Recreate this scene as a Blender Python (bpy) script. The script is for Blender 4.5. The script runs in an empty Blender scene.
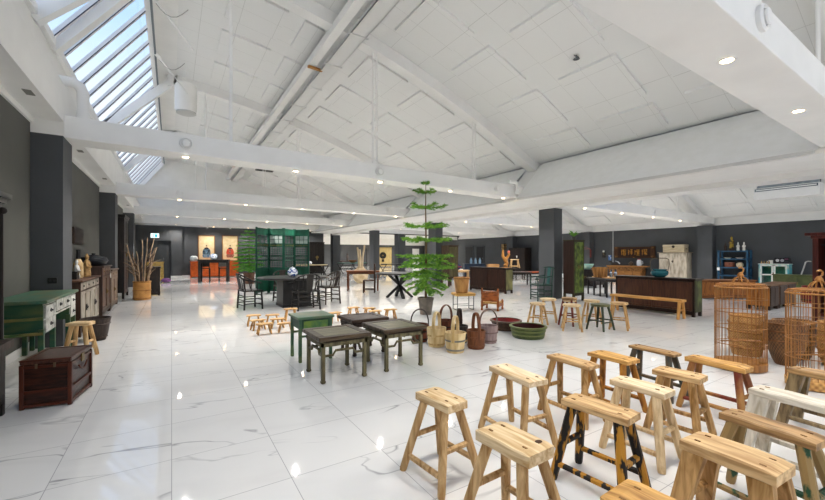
import bpy, bmesh, math, random
from math import sin, cos, pi, radians as R
from mathutils import Vector, Matrix, noise
random.seed(7)
C = bpy.context.scene.collection
rnd = random.uniform

# ---------------------------------------------------------------- materials
def lin(h):
    h = h.lstrip('#')
    o = []
    for i in (0, 2, 4):
        v = int(h[i:i+2], 16)/255
        o.append(v/12.92 if v <= .04045 else ((v+.055)/1.055)**2.4)
    return (*o, 1)
def new_mat(name):
    m = bpy.data.materials.new(name); m.use_nodes = True
    nt = m.node_tree
    return m, nt, nt.nodes['Principled BSDF']
_mc = {}
def mat(c1, c2=None, rough=.55, scale=(6, 6, 6), lo=.35, hi=.65, metal=0, bump=0, spec=.32, detail=5, dist=0, name=None):
    key = (c1, c2, rough, scale, lo, hi, metal, bump, spec, detail, dist)
    if key in _mc: return _mc[key]
    m, nt, p = new_mat(name or 'surface_%d' % len(_mc))
    p.inputs['Roughness'].default_value = rough
    p.inputs['Metallic'].default_value = metal
    p.inputs['Specular IOR Level'].default_value = spec
    N, L = nt.nodes.new, nt.links.new
    tc = N('ShaderNodeTexCoord'); mp = N('ShaderNodeMapping'); mp.inputs['Scale'].default_value = scale
    L(tc.outputs['Object'], mp.inputs['Vector'])
    nz = N('ShaderNodeTexNoise'); nz.inputs['Scale'].default_value = 1; nz.inputs['Detail'].default_value = detail
    nz.inputs['Distortion'].default_value = dist
    oi = N('ShaderNodeObjectInfo'); ad = N('ShaderNodeVectorMath'); ad.operation = 'ADD'
    ml = N('ShaderNodeMath'); ml.operation = 'MULTIPLY'; ml.inputs[1].default_value = 37
    L(oi.outputs['Random'], ml.inputs[0]); L(mp.outputs[0], ad.inputs[0]); L(ml.outputs[0], ad.inputs[1])
    L(ad.outputs[0], nz.inputs['Vector'])
    rp = N('ShaderNodeValToRGB'); e = rp.color_ramp.elements
    e[0].position, e[1].position = lo, hi
    e[0].color, e[1].color = lin(c1), lin(c2 or c1)
    L(nz.outputs['Fac'], rp.inputs['Fac']); L(rp.outputs[0], p.inputs['Base Color'])
    if bump:
        b = N('ShaderNodeBump'); b.inputs['Strength'].default_value = bump; b.inputs['Distance'].default_value = .01
        L(nz.outputs['Fac'], b.inputs['Height']); L(b.outputs[0], p.inputs['Normal'])
    _mc[key] = m
    return m
def wood(c1, c2, ax='y', rough=.55, f=30, s=3, lo=.36, hi=.66, bump=.2):
    sc = {'x': (s, f, f), 'y': (f, s, f), 'z': (f, f, s)}[ax]
    return mat(c1, c2, rough, sc, lo, hi, bump=bump, detail=6, dist=.6, spec=.25)
def weave_mat(c1, c2, fu=60, fz=60, rough=.7):
    key = ('weave', c1, c2, fu, fz)
    if key in _mc: return _mc[key]
    m, nt, p = new_mat('woven_%d' % len(_mc)); p.inputs['Roughness'].default_value = rough
    N, L = nt.nodes.new, nt.links.new
    tc = N('ShaderNodeTexCoord'); sp = N('ShaderNodeSeparateXYZ'); L(tc.outputs['Object'], sp.inputs[0])
    at = N('ShaderNodeMath'); at.operation = 'ARCTAN2'; L(sp.outputs[1], at.inputs[0]); L(sp.outputs[0], at.inputs[1])
    def wv(src, k):
        a = N('ShaderNodeMath'); a.operation = 'MULTIPLY'; a.inputs[1].default_value = k; L(src, a.inputs[0])
        b = N('ShaderNodeMath'); b.operation = 'SINE'; L(a.outputs[0], b.inputs[0]); return b.outputs[0]
    u, z = wv(at.outputs[0], fu), wv(sp.outputs[2], fz*2)
    mu = N('ShaderNodeMath'); mu.operation = 'MULTIPLY'; L(u, mu.inputs[0]); L(z, mu.inputs[1])
    mr = N('ShaderNodeMapRange'); mr.inputs[1].default_value = -1; L(mu.outputs[0], mr.inputs[0])
    nz = N('ShaderNodeTexNoise'); nz.inputs['Scale'].default_value = 7; L(tc.outputs['Object'], nz.inputs['Vector'])
    av = N('ShaderNodeMath'); av.operation = 'MULTIPLY_ADD'; av.inputs[1].default_value = .5
    L(mr.outputs[0], av.inputs[0]); L(nz.outputs['Fac'], av.inputs[2])
    rp = N('ShaderNodeValToRGB'); e = rp.color_ramp.elements
    e[0].position, e[1].position = .4, 1.0; e[0].color, e[1].color = lin(c1), lin(c2)
    L(av.outputs[0], rp.inputs[0]); L(rp.outputs[0], p.inputs['Base Color'])
    b = N('ShaderNodeBump'); b.inputs['Strength'].default_value = .6; b.inputs['Distance'].default_value = .004
    L(mr.outputs[0], b.inputs['Height']); L(b.outputs[0], p.inputs['Normal'])
    _mc[key] = m; return m
def emit_mat(col, s, name):
    m, nt, p = new_mat(name)
    p.inputs['Base Color'].default_value = lin(col)
    p.inputs['Emission Color'].default_value = lin(col); p.inputs['Emission Strength'].default_value = s
    return m
def tiles_mat():
    m, nt, p = new_mat('polished_marble_tile')
    N, L = nt.nodes.new, nt.links.new
    def M(op, a, b=None, c=None):
        n = N('ShaderNodeMath'); n.operation = op
        for i, v in enumerate((a, b, c)):
            if v is None: continue
            if isinstance(v, (int, float)): n.inputs[i].default_value = v
            else: L(v, n.inputs[i])
        return n.outputs[0]
    tc = N('ShaderNodeTexCoord'); sp = N('ShaderNodeSeparateXYZ'); L(tc.outputs['Object'], sp.inputs[0])
    u = M('DIVIDE', sp.outputs[0], .592); v = M('DIVIDE', M('SUBTRACT', sp.outputs[1], .44), .606)
    iu, iv = M('FLOOR', u), M('FLOOR', v)
    fu, fv = M('SUBTRACT', u, iu), M('SUBTRACT', v, iv)
    du = M('MINIMUM', fu, M('SUBTRACT', 1, fu)); dv = M('MINIMUM', fv, M('SUBTRACT', 1, fv))
    d = M('MINIMUM', du, dv)
    gr = N('ShaderNodeMapRange'); gr.inputs[1].default_value = .002; gr.inputs[2].default_value = .0045; L(d, gr.inputs[0])
    cid = N('ShaderNodeCombineXYZ'); L(iu, cid.inputs[0]); L(iv, cid.inputs[1])
    wn = N('ShaderNodeTexWhiteNoise'); L(cid.outputs[0], wn.inputs['Vector'])
    mp = N('ShaderNodeVectorMath'); mp.operation = 'MULTIPLY'; mp.inputs[1].default_value = (.75, 2.3, 1)
    rot = N('ShaderNodeVectorRotate'); rot.inputs['Angle'].default_value = .22; rot.rotation_type = 'Z_AXIS'
    L(tc.outputs['Object'], rot.inputs['Vector'])
    L(rot.outputs[0], mp.inputs[0])
    sh = N('ShaderNodeVectorMath'); sh.operation = 'MULTIPLY_ADD'; sh.inputs[1].default_value = (13, 17, 5)
    L(wn.outputs['Color'], sh.inputs[0]); L(mp.outputs[0], sh.inputs[2])
    def vein(scale, w, dist):
        n = N('ShaderNodeTexNoise'); n.inputs['Scale'].default_value = scale; n.inputs['Detail'].default_value = 4
        n.inputs['Roughness'].default_value = .5; n.inputs['Distortion'].default_value = dist
        L(sh.outputs[0], n.inputs['Vector'])
        a = M('ABSOLUTE', M('SUBTRACT', n.outputs['Fac'], .5))
        r = N('ShaderNodeMapRange'); r.inputs[2].default_value = w; L(a, r.inputs[0]); return M('SUBTRACT', 1, r.outputs[0])
    mk = N('ShaderNodeTexNoise'); mk.inputs['Scale'].default_value = 1.3; L(sh.outputs[0], mk.inputs['Vector'])
    mr = N('ShaderNodeMapRange'); mr.inputs[1].default_value = .44; mr.inputs[2].default_value = .62; L(mk.outputs['Fac'], mr.inputs[0])
    v1 = M('MULTIPLY', vein(.75, .0075, .5), mr.outputs[0])
    v2 = M('MULTIPLY', vein(.5, .05, .4), .07)
    fac = M('MINIMUM', M('ADD', M('MULTIPLY', v1, .85), v2), 1)
    mix = N('ShaderNodeMix'); mix.data_type = 'RGBA'; L(fac, mix.inputs[0])
    mix.inputs[6].default_value = lin('e2e1de'); mix.inputs[7].default_value = lin('8f8f90')
    mg = N('ShaderNodeMix'); mg.data_type = 'RGBA'; L(gr.outputs[0], mg.inputs[0])
    mg.inputs[6].default_value = lin('a2a2a2'); L(mix.outputs[2], mg.inputs[7])
    L(mg.outputs[2], p.inputs['Base Color'])
    p.inputs['Roughness'].default_value = .035
    p.inputs['Specular IOR Level'].default_value = .75
    bn = N('ShaderNodeTexNoise'); bn.inputs['Scale'].default_value = 5; bn.inputs['Detail'].default_value = 1
    L(tc.outputs['Object'], bn.inputs['Vector'])
    b = N('ShaderNodeBump'); b.inputs['Strength'].default_value = .03; b.inputs['Distance'].default_value = .02
    L(bn.outputs['Fac'], b.inputs['Height']); L(b.outputs[0], p.inputs['Normal'])
    return m
def ceiling_mat():
    m, nt, p = new_mat('white_ceiling_board')
    N, L = nt.nodes.new, nt.links.new
    def M(op, a, b=None):
        n = N('ShaderNodeMath'); n.operation = op
        for i, v in enumerate((a, b)):
            if v is None: continue
            if isinstance(v, (int, float)): n.inputs[i].default_value = v
            else: L(v, n.inputs[i])
        return n.outputs[0]
    tc = N('ShaderNodeTexCoord'); sp = N('ShaderNodeSeparateXYZ'); L(tc.outputs['Object'], sp.inputs[0])
    def ln(src, off, pitch, w):
        f = M('FRACT', M('DIVIDE', M('SUBTRACT', src, off), pitch))
        return M('LESS_THAN', M('MINIMUM', f, M('SUBTRACT', 1, f)), w/pitch)
    a = M('MAXIMUM', ln(sp.outputs[0], .55, .71, .005), ln(sp.outputs[1], 8.65, .5875, .0035))
    nz = N('ShaderNodeTexNoise'); nz.inputs['Scale'].default_value = 1.7; L(tc.outputs['Object'], nz.inputs['Vector'])
    k = M('MULTIPLY', M('MULTIPLY', a, nz.outputs['Fac']), .6)
    mix = N('ShaderNodeMix'); mix.data_type = 'RGBA'; L(k, mix.inputs[0])
    mix.inputs[6].default_value = lin('e6e6e4'); mix.inputs[7].default_value = lin('8a8880')
    L(mix.outputs[2], p.inputs['Base Color']); p.inputs['Roughness'].default_value = .8
    return m
def glass_mat():
    m, nt, p = new_mat('clear_pane')
    N, L = nt.nodes.new, nt.links.new
    nt.nodes.remove(p)
    t = N('ShaderNodeBsdfTransparent'); t.inputs[0].default_value = (.93, .96, .97, 1)
    g = N('ShaderNodeBsdfGlossy'); g.inputs['Roughness'].default_value = .02
    mx = N('ShaderNodeMixShader'); mx.inputs[0].default_value = .07; L(t.outputs[0], mx.inputs[1]); L(g.outputs[0], mx.inputs[2])
    L(mx.outputs[0], nt.nodes['Material Output'].inputs[0])
    return m

# ---------------------------------------------------------------- mesh building
class MB:
    def __init__(s): s.v, s.f = [], []
    def add(s, vs, fs):
        b = len(s.v); s.v += [tuple(v) for v in vs]; s.f += [tuple(b+i for i in f) for f in fs]; return s
    def hexa(s, p):    # 8 corners: bottom ring then top ring
        return s.add(p, [(3, 2, 1, 0), (4, 5, 6, 7), (0, 1, 5, 4), (1, 2, 6, 5), (2, 3, 7, 6), (3, 0, 4, 7)])
    def box(s, x0, x1, y0, y1, z0, z1):
        return s.hexa([(x0, y0, z0), (x1, y0, z0), (x1, y1, z0), (x0, y1, z0), (x0, y0, z1), (x1, y0, z1), (x1, y1, z1), (x0, y1, z1)])
    def cbox(s, cx, cy, cz, sx, sy, sz): return s.box(cx-sx/2, cx+sx/2, cy-sy/2, cy+sy/2, cz-sz/2, cz+sz/2)
    def chb(s, x0, x1, y0, y1, z0, z1, c=.006):   # box with chamfered edges
        vs, fs = [], []
        rings = [(z0, c), (z0+c, 0), (z1-c, 0), (z1, c)]
        for z, i in rings:
            a = c if i == 0 else c
            o = i
            X0, X1, Y0, Y1 = x0+o, x1-o, y0+o, y1-o
            vs += [(X0+a, Y0, z), (X1-a, Y0, z), (X1, Y0+a, z), (X1, Y1-a, z), (X1-a, Y1, z), (X0+a, Y1, z), (X0, Y1-a, z), (X0, Y0+a, z)]
        fs.append(tuple(range(7, -1, -1))); fs.append(tuple(range(24, 32)))
        for r in range(3):
            for i in range(8):
                j = (i+1) % 8; fs.append((r*8+i, r*8+j, r*8+8+j, r*8+8+i))
        return s.add(vs, fs)
    def tube(s, pts, r, n=8, cap=True, sq=None):
        pts = [Vector(p) for p in pts]; k = len(pts)
        rs = r if isinstance(r, (list, tuple)) else [r]*k
        vs, fs = [], []; up = None
        for i, p in enumerate(pts):
            d = (pts[min(i+1, k-1)]-pts[max(i-1, 0)])
            d = d.normalized() if d.length > 1e-9 else Vector((0, 0, 1))
            if up is None:
                up = Vector((0, 1, 0)) if abs(d.y) < .9 else Vector((1, 0, 0))
            u = (up - d*up.dot(d)).normalized(); up = u; w = d.cross(u)
            for j in range(n):
                a = 2*pi*(j+.5)/n
                ca, sa = cos(a), sin(a)
                if sq: ca, sa = ca*sq[0], sa*sq[1]
                vs.append(p+u*ca*rs[i]+w*sa*rs[i])
        for i in range(k-1):
            for j in range(n):
                q = (j+1) % n; fs.append((i*n+j, i*n+q, i*n+n+q, i*n+n+j))
        if cap: fs += [tuple(range(n-1, -1, -1)), tuple(range((k-1)*n, k*n))]
        return s.add(vs, fs)
    def bar(s, a, b, w, h=None):   # square-section bar
        h = h or w; a, b = Vector(a), Vector(b); d = (b-a).normalized()
        up = Vector((0, 0, 1)) if abs(d.z) < .8 else Vector((0, 1, 0))
        u = d.cross(up).normalized(); v = u.cross(d)
        p = []
        for q in (a, b):
            p += [q-u*w/2-v*h/2, q+u*w/2-v*h/2, q+u*w/2+v*h/2, q-u*w/2+v*h/2]
        return s.hexa(p)
    def ring(s, *a, **k): return s.lathe(*a, cap=False, **k)
    def lathe(s, prof, n=24, cx=0, cy=0, ex=1, ey=1, cap=True):
        vs, fs, k = [], [], len(prof)
        for r, z in prof:
            for j in range(n):
                a = 2*pi*j/n; vs.append((cx+r*cos(a)*ex, cy+r*sin(a)*ey, z))
        for i in range(k-1):
            for j in range(n):
                q = (j+1) % n; fs.append((i*n+j, i*n+q, i*n+n+q, i*n+n+j))
        if cap and prof[0][0] > 1e-6: fs.append(tuple(range(n-1, -1, -1)))
        if cap and prof[-1][0] > 1e-6: fs.append(tuple(range((k-1)*n, k*n)))
        return s.add(vs, fs)
    def ball(s, c, r, n=12, sx=1, sy=1, sz=1):
        m = n//2
        b = len(s.v); s.lathe([(max(r*sin(pi*i/m), 1e-4), -r*cos(pi*i/m)) for i in range(m+1)], n)
        s.v[b:] = [(c[0]+x*sx, c[1]+y*sy, c[2]+z*sz) for x, y, z in s.v[b:]]; return s
    def prism(s, poly, z0, z1, ax='z'):
        n = len(poly)
        def P(a, b, z): return {'z': (a, b, z), 'y': (a, z, b), 'x': (z, a, b)}[ax]
        vs = [P(a, b, z0) for a, b in poly]+[P(a, b, z1) for a, b in poly]
        fs = [tuple(range(n-1, -1, -1)), tuple(range(n, 2*n))]+[(i, (i+1) % n, n+(i+1) % n, n+i) for i in range(n)]
        return s.add(vs, fs)
    def build(s, name, m, parent=None, smooth=False, bevel=0):
        me = bpy.data.meshes.new(name); me.from_pydata(s.v, [], s.f); me.update()
        bm = bmesh.new(); bm.from_mesh(me)
        bmesh.ops.remove_doubles(bm, verts=bm.verts, dist=1e-5)
        bmesh.ops.recalc_face_normals(bm, faces=bm.faces)
        bm.to_mesh(me); bm.free()
        if m: me.materials.append(m)
        o = bpy.data.objects.new(name, me); C.objects.link(o)
        if parent: o.parent = parent
        if smooth:
            for p in me.polygons: p.use_smooth = True
            me.set_sharp_from_angle(angle=R(38))
        if bevel:
            b = o.modifiers.new('edge', 'BEVEL'); b.width = bevel; b.segments = 2; b.limit_method = 'ANGLE'
        return o
def thing(name, label, cat, loc=(0, 0, 0), rz=0, group=None):
    o = bpy.data.objects.new(name, None); C.objects.link(o); o.empty_display_size = .1
    o.location = loc; o.rotation_euler = (0, 0, R(rz))
    o['label'] = label; o['category'] = cat
    if group: o['group'] = group
    return o
def tag(o, label, cat, loc=None, rz=0, group=None):
    o['label'] = label; o['category'] = cat
    if group: o['group'] = group
    if loc: o.location = loc; o.rotation_euler = (0, 0, R(rz))
    return o
def struct(o): o['kind'] = 'structure'; return o
def dup(root, loc, rz, label, group=None):
    def cp(o, par):
        c = o.copy(); C.objects.link(c)
        if par: c.parent = par
        for ch in list(o.children): cp(ch, c)
        return c
    r = cp(root, None); r.location = loc; r.rotation_euler = (0, 0, R(rz)); r['label'] = label
    if group: r['group'] = group
    return r

WHITE = mat('ecebe8', 'e6e5e2', .55, (2, 2, 2), name='white_paint')
WALL = mat('494b4d', '4d4f52', .75, (1.5, 1.5, 1.5), name='charcoal_wall_paint')
WALLG = mat('595954', '53534e', .75, (1.5, 1.5, 1.5), name='olive_grey_wall_paint')
BLACKW = wood('161514', '221f1d', 'z', .45)
BLACK = mat('131313', '1b1b1b', .45)
METAL = mat('5a5c60', '6a6c70', .35, metal=.8)
BRASS = mat('8a7448', '6d5a36', .4, metal=.7)
GLASS = glass_mat()
LAMP = emit_mat('fff3de', 6, 'lamp_lens')

# ---------------------------------------------------------------- the setting
BEAMY = (1.03, 7.26, 13.2, 19.1)
def zb(x): return 2.985 - .0125*(x+1.65)
def roof(x): return max(6.66 - .09*x - .024*x*x, 3.93)
SH, DZ = 11.15, -.95
fl = MB().box(-2, 30, -5, 46, -.1, 0).build('floor', tiles_mat()); struct(fl)
struct(MB().box(-1.95, -1.65, -4, 25.8, 0, 3.2).build('wall_left', WALLG))
struct(MB().box(-1.95, -1.68, -4, 25.8, 3.2, 4.8).build('wall_left_upper', WHITE))
m = MB().box(-1.86, -1.3, -4, 25.5, 3.2, 3.74); m.box(-1.66, -1.62, -4, 25.5, 3.13, 3.21)
struct(m.build('trim_1', WHITE))
m = MB()
for k in range(7): m.box(-1.45, -1.37, .1+2.98*k, .28+2.98*k, 3.194, 3.2)
struct(m.build('trim_2', mat('77766f', rough=.6)))
for y in BEAMY:
    struct(MB().box(-1.66, -1.31, y, y+.58, 0, 3.0).build('column', WALL))
    struct(MB().box(-1.66, -1.3, y, y+.5, 3.0, 3.21).build('trim_3', WHITE))
struct(MB().box(-1.65, -1.635, -4, 25.3, 0, .11).build('baseboard_left', WHITE))
struct(MB().box(-1.65, 8.85, 25.5, 25.8, 0, 2.93).build('wall_back', WALL))
gp = [(-2.0, 2.93), (8.85, 2.93), (9.2, 3.9)]+[(x/2, roof(x/2)) for x in range(18, -1, -1)]+[(-.42, 6.6), (-1.72, 4.78)]
struct(MB().prism(gp, 25.52, 25.8, 'y').build('wall_back_upper', WHITE))
struct(MB().box(-1.65, -.02, 25.3, 25.5, 2.09, 2.93).build('lintel', WALL))
struct(MB().box(-.02, .5, 25.28, 25.5, .13, 2.93).build('column', WALL))
struct(MB().box(-.04, .52, 25.26, 25.5, 0, .13).build('baseboard_front', WHITE))
struct(MB().box(.5, 8.8, 25.47, 25.5, 0, .14).build('baseboard_back', WHITE))
d1 = struct(MB().box(-1.45, -.25, 25.46, 25.5, 0, 2.05).build('door_1', mat('3f4244', '434648', .5)))
MB().box(-.4, -.36, 25.4, 25.46, 1.0, 1.14).build('door_handle', METAL, d1)
struct(MB().box(20.9, 21.2, -4, 25.5, 0, 2.64).build('wall_right', WALL))
m = MB().box(20.74, 21.2, -4, 25.5, 2.64, 2.74); m.box(20.8, 21.2, -4, 25.5, 2.74, 3.0)
struct(m.build('trim_4', WHITE))
for y in BEAMY: struct(MB().box(20.5, 20.9, y, y+.58, 0, 2.64).build('column', WALL))
struct(MB().box(20.86, 20.9, 12.0, 12.05, 0, 2.64).build('trim_5', mat('a5a7a8', rough=.5)))
struct(MB().box(20.89, 20.9, -4, 25.5, 0, .12).build('baseboard_right', WHITE))
for k, (a, b) in enumerate(((23.75, 24.65), (22.45, 23.3))):
    d = struct(MB().box(20.86, 20.9, a, b, 0, 1.95).build('door_%d' % (k+2), mat('1b1c1e', '202123', .5)))
    MB().box(20.84, 20.9, a-.06, a, 0, 2.0).box(20.84, 20.9, b, b+.06, 0, 2.0).box(20.84, 20.9, a, b, 1.95, 2.0).build('door_frame', WALL, d)
    MB().box(20.8, 20.86, a+.08, a+.11, .98, 1.1).build('door_handle', METAL, d)
# far hall behind the second bay row
struct(MB().box(8.85, 20.9, 25.4, 25.75, 2.9, 6).build('lintel', WHITE))
struct(MB().box(8.85, 20.9, 25.38, 25.4, 2.86, 2.93).build('trim_6', BLACK))
struct(MB().box(14.7, 15.35, 25.3, 25.9, 0, 2.9).build('column', WALL))
struct(MB().box(8.6, 28, 41, 41.3, 0, 2.5).build('wall_far', WALL))
struct(MB().box(8.6, 28, 40.9, 41.3, 2.5, 4).build('wall_far_upper', WHITE))
struct(MB().box(8.55, 8.85, 25.8, 41, 0, 4).build('wall_far', WALL))
struct(MB().box(27.7, 28, 25.8, 41, 0, 4).build('wall_far', WALL))
struct(MB().box(20.9, 28, 25.5, 25.8, 0, 4).build('wall_far', WALL))
struct(MB().box(8.6, 28, 25.7, 41, 3.6, 3.8).build('ceiling_far', WHITE))
struct(MB().box(8.6, 28, 32.7, 33.2, 2.95, 3.3).build('beam', WHITE))
struct(MB().box(25.9, 26.9, 40.94, 41, 0, 2.1).build('door_4', mat('f2f2f0', rough=.4)))
# columns, beams, ribs
for y in BEAMY:
    for Y0 in (y,):
        struct(MB().box(9.5, 9.87, Y0-.02, Y0+.53, 0, 2.8).build('column', WALL))
struct(MB().box(9.45, 9.95, 25.2, 25.75, 0, 2.86).build('column', WALL))
def tie(x0, x1, y, h=.32, w=.49):
    a, b = zb(x0), zb(x1)
    return struct(MB().hexa([(x0, y, a), (x1, y, b), (x1, y+w, b), (x0, y+w, a), (x0, y, a+h), (x1, y, b+h), (x1, y+w, b+h), (x0, y+w, a+h)]).build('beam', WHITE, bevel=.008))
for y in BEAMY:
    tie(-1.3, 8.25, y); tie(9.5, 20.75, y)
tie(-1.65, 8.25, 24.5, .3, .5)
def rib(y, sh=0, dz=0, w=.26, dep=.27):
    xs = [.05+i*9.0/24 for i in range(25)]
    p = [(x+sh, roof(x)+dz-dep) for x in xs]+[(x+sh, roof(x)+dz+.02) for x in reversed(xs)]
    struct(MB().prism(p, y+.12, y+.12+w, 'y').build('beam', WHITE))
    m = MB(); m.bar((-1.7+sh, y+.25, 4.7+dz), (.05+sh, y+.25, 6.5+dz), .16, .22); m.box(-.1+sh, .15+sh, y+.12, y+.38, 6.3+dz, 6.66+dz)
    struct(m.build('beam', WHITE))
for y in BEAMY:
    rib(y); rib(y, SH, DZ)
struct(MB().bar((-1.7, 8.55, 4.72), (-.4, 8.55, 6.44), .2, .2).build('beam', WHITE))
# roof boards with raised acoustic panels
def ceiling(sh, dz, name):
    m = MB(); xs = [.1+i*(9.1 if dz == 0 else 9.7)/26 for i in range(27)]
    vs, fs = [], []
    for x in xs: vs += [(x+sh, -5, roof(x)+dz), (x+sh, 25.6, roof(x)+dz)]
    fs = [(2*i, 2*i+1, 2*i+3, 2*i+2) for i in range(26)]
    m.add(vs, fs)
    for i in range(-2, 4):
        for j in range(4 if i > -3 else 0):
            pass
    for k in (-1, 0, 1, 2, 3):
        for y in (2.1, 3.85, 5.6):
            y0 = y+5.95*k+(.0 if k else 0)
            if y0 > 24.5 or y0 < -3: continue
            for x0 in (.98, 2.4, 3.88, 5.34, 6.76, 8.1):
                w = 1.08 if x0 < 8 else .62
                if abs(x0-2.4) < .01: w = .42
                px = [x0+w*q/3 for q in range(4)]
                p = [(x+sh, roof(x)+dz-.05) for x in px]+[(x+sh, roof(x)+dz+.01) for x in reversed(px)]
                m.prism(p, y0, y0+1.2, 'y')
    return struct(m.build(name, CEIL))
CEIL = ceiling_mat()
ceiling(0, 0, 'ceiling'); ceiling(SH, DZ, 'ceiling_right')
# skylights
def skylight(n, sh, dz, parts):
    a, b = Vector((-1.68+sh, 0, 4.82+dz)), Vector((-.42+sh, 0, 6.55+dz))
    w = struct(MB().add([(a.x, -4.5, a.z), (b.x, -4.5, b.z), (b.x, 25.5, b.z), (a.x, 25.5, a.z)], [(0, 1, 2, 3)]).build('window_%d' % n, GLASS))
    f = MB().bar((a.x, -4.5, a.z-.03), (a.x, 25.5, a.z-.03), .14, .14); f.bar((b.x, -4.5, b.z), (b.x, 25.5, b.z), .12, .14)
    f.bar((a.x, 25.35, a.z-.05), (b.x, 25.35, b.z-.05), .3, .16)
    f.box(-.42+sh, .12+sh, -5, 25.5, 6.62+dz, 6.7+dz); f.box(-.46+sh, -.36+sh, -5, 25.5, 6.4+dz, 6.66+dz)
    f.build('window_frame', WHITE, w)
    MB().box(-.37+sh, -.33+sh, -5, 25.5, 6.36+dz, 6.44+dz).build('window_seal', mat('6b7276', rough=.5), w)
    if parts:
        y = -1.0; al = mat('d9d9da', rough=.4, metal=0)
        while y < 25.2:
            MB().bar((a.x, y, a.z-.01), (b.x, y, b.z-.01), .075, .06).build('mullion', al, w)
            MB().bar((a.x, y-.02, a.z-.06), (b.x, y-.02, b.z-.06), .016, .03).build('mullion', mat('4a4650', rough=.5), w)
            y += .72
skylight(1, 0, 0, True); skylight(2, SH, DZ, False)
struct(MB().box(9.25, 9.35, -4, 25.5, 2.85, 4.1).build('wall_inner', WHITE))
# underside board of the valley and cloth hung along it
struct(MB().box(7.98, 9.96, -4, 25.4, 2.78, 2.85).build('trim_7', WHITE))
struct(MB().box(9.42, 9.95, -4, 25.4, 2.68, 2.79).build('trim_8', WHITE))
CL = mat('f3f3f1', 'efefec', .7, name='white_cloth')
for i, (y0, y1) in enumerate(((-3, 1.0), (1.52, 7.25), (7.78, 13.18), (13.72, 19.08), (19.6, 24.5))):
    ny, nv = 70, 18; vs, fs = [], []
    for a in range(ny+1):
        t = a/ny; y = y0+.01+(y1-y0-.02)*t
        e = min(t, 1-t)
        for b in range(nv+1):
            v = b/nv
            top = Vector((9.0, y, roof(9.0)-.006)); bot = Vector((7.9, y, 2.83))
            p = top.lerp(bot, v)
            sag = .16*sin(pi*v)*(.5+.5*min(1, e*5))
            n = noise.noise(Vector((y*1.1+v*1.6+i*7, v*.9, i)))*.14 + noise.noise(Vector((y*3.4-v*4.5, v*1.3, i+5)))*.1
            n += .07*sin((y*5+v*7))*math.exp(-e*8)
            k = min(1, 6*v)*min(1, 8*(1-v)+.15)
            p += Vector((-.66, 0, -.75))*(-sag*.6 + n*k)
            vs.append(p)
    for a in range(ny):
        for b in range(nv):
            q = a*(nv+1)+b; fs.append((q, q+1, q+nv+2, q+nv+1))
    o = MB().add(vs, fs).build('valley_cloth', CL, smooth=True)
    MB().box(7.9, 7.97, y0+.05, y1-.05, 2.79, 2.835).build('hem_batten', mat('c9c9c6'), o)
    tag(o, ('white cloth slung along the roof valley close above the camera', 'long white cloth slung between the overhead beam and the first full tie beam',
            'white cloth slung along the valley behind the top of the potted pine', 'white cloth slung along the valley between second and third tie beams',
            'white cloth slung along the valley at the far end by the end wall')[i], 'cloth', group='cloths along the roof valley')
for y in BEAMY+(24.5,):
    struct(MB().hexa([(7.99, y-.02, 2.84), (9.3, y-.02, 2.84), (9.3, y+.54, 2.84), (7.99, y+.54, 2.84), (9.06, y-.02, 3.92), (9.3, y-.02, 3.95), (9.3, y+.54, 3.95), (9.06, y+.54, 3.92)]).build('trim_12', WHITE))
# rods, trays
def rod(a, b, r=.02): return struct(MB().tube([a, b], r, 8).build('trim_11', WHITE))
for y in BEAMY:
    for x in (.9, 3.72, 3.82, 6.6, 6.68):
        rod((x, y+.25, zb(x)+.3), (x, y+.25, roof(x)-.1), .027 if x == .9 else .016)
    for x in (12.05, 14.9, 17.75): rod((x, y+.25, zb(x)+.3), (x, y+.25, roof(x-SH)+DZ-.1))
struct(MB().box(2.76, 2.94, -5, 25.5, roof(2.86)-.36, roof(2.86)-.2).build('trim_9', WHITE))
m = MB()
z = roof(3.2)-.34
m.box(3.06, 3.4, -5, 25.5, z, z+.015); m.box(3.06, 3.075, -5, 25.5, z, z+.08); m.box(3.385, 3.4, -5, 25.5, z, z+.08)
for k in range(20): m.box(3.0, 3.45, -3+1.45*k, -2.96+1.45*k, z-.02, z); m.box(3.2, 3.22, -3+1.45*k, -2.96+1.45*k, z, z+.35)
struct(m.build('trim_10', mat('d8d8d6', rough=.5)))
tag(MB().bar((0, 0, 0), (.52, .1, .02), .07, .05).build('timber_offcut', wood('b8854a', '8a5a2a', 'x')), 'short orange timber offcut lying across the roof cable tray', 'timber', (2.75, 9.0, roof(2.9)-.4))
for k, y in enumerate((6.3, 9.0, 11.6)):
    p = thing('opener_pole', ('thin white opener pole at the skylight head, first of three along the roof', 'thin white opener pole at the skylight head, middle one of three',
              'thin white opener pole at the skylight head, deepest of the three')[k], 'pole', (-.36, y, 6.4), 0, 'skylight opener poles')
    MB().tube([(0, 0, 0), (.75, .35, -.75)], .018, 8).build('rod', WHITE, p)
    MB().tube([(0, 0, 0), (.12, .06, -.1)], .04, 8).build('motor', WHITE, p)
    MB().tube([(.05+.1*q, .1, -.05-.25*sin(pi*q/6)) for q in range(7)], .008, 6).build('cord', mat('9b9b96'), p)
t = thing('heater', 'white cylindrical heater hanging under the roof beside the skylight', 'heater', (.35, 12.6, 5.3), 0)
MB().lathe([(.05, .06), (.27, .06), (.28, .09), (.28, .78), (.24, .84), (.03, .86)], 28).build('drum', WHITE, t, smooth=True)
MB().lathe([(.2, .0), (.25, .02), (.25, .06), (.1, .06)], 28).build('grille', mat('c4c4c0'), t, smooth=True)
MB().tube([(0, 0, .85), (0, 0, 1.27)], .02).build('hanger', WHITE, t)
t = thing('duct_pipe', 'thick white elbow pipe rising beside the skylight above the tie beam', 'pipe', (-1.12, 7.45, 3.3))
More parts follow.
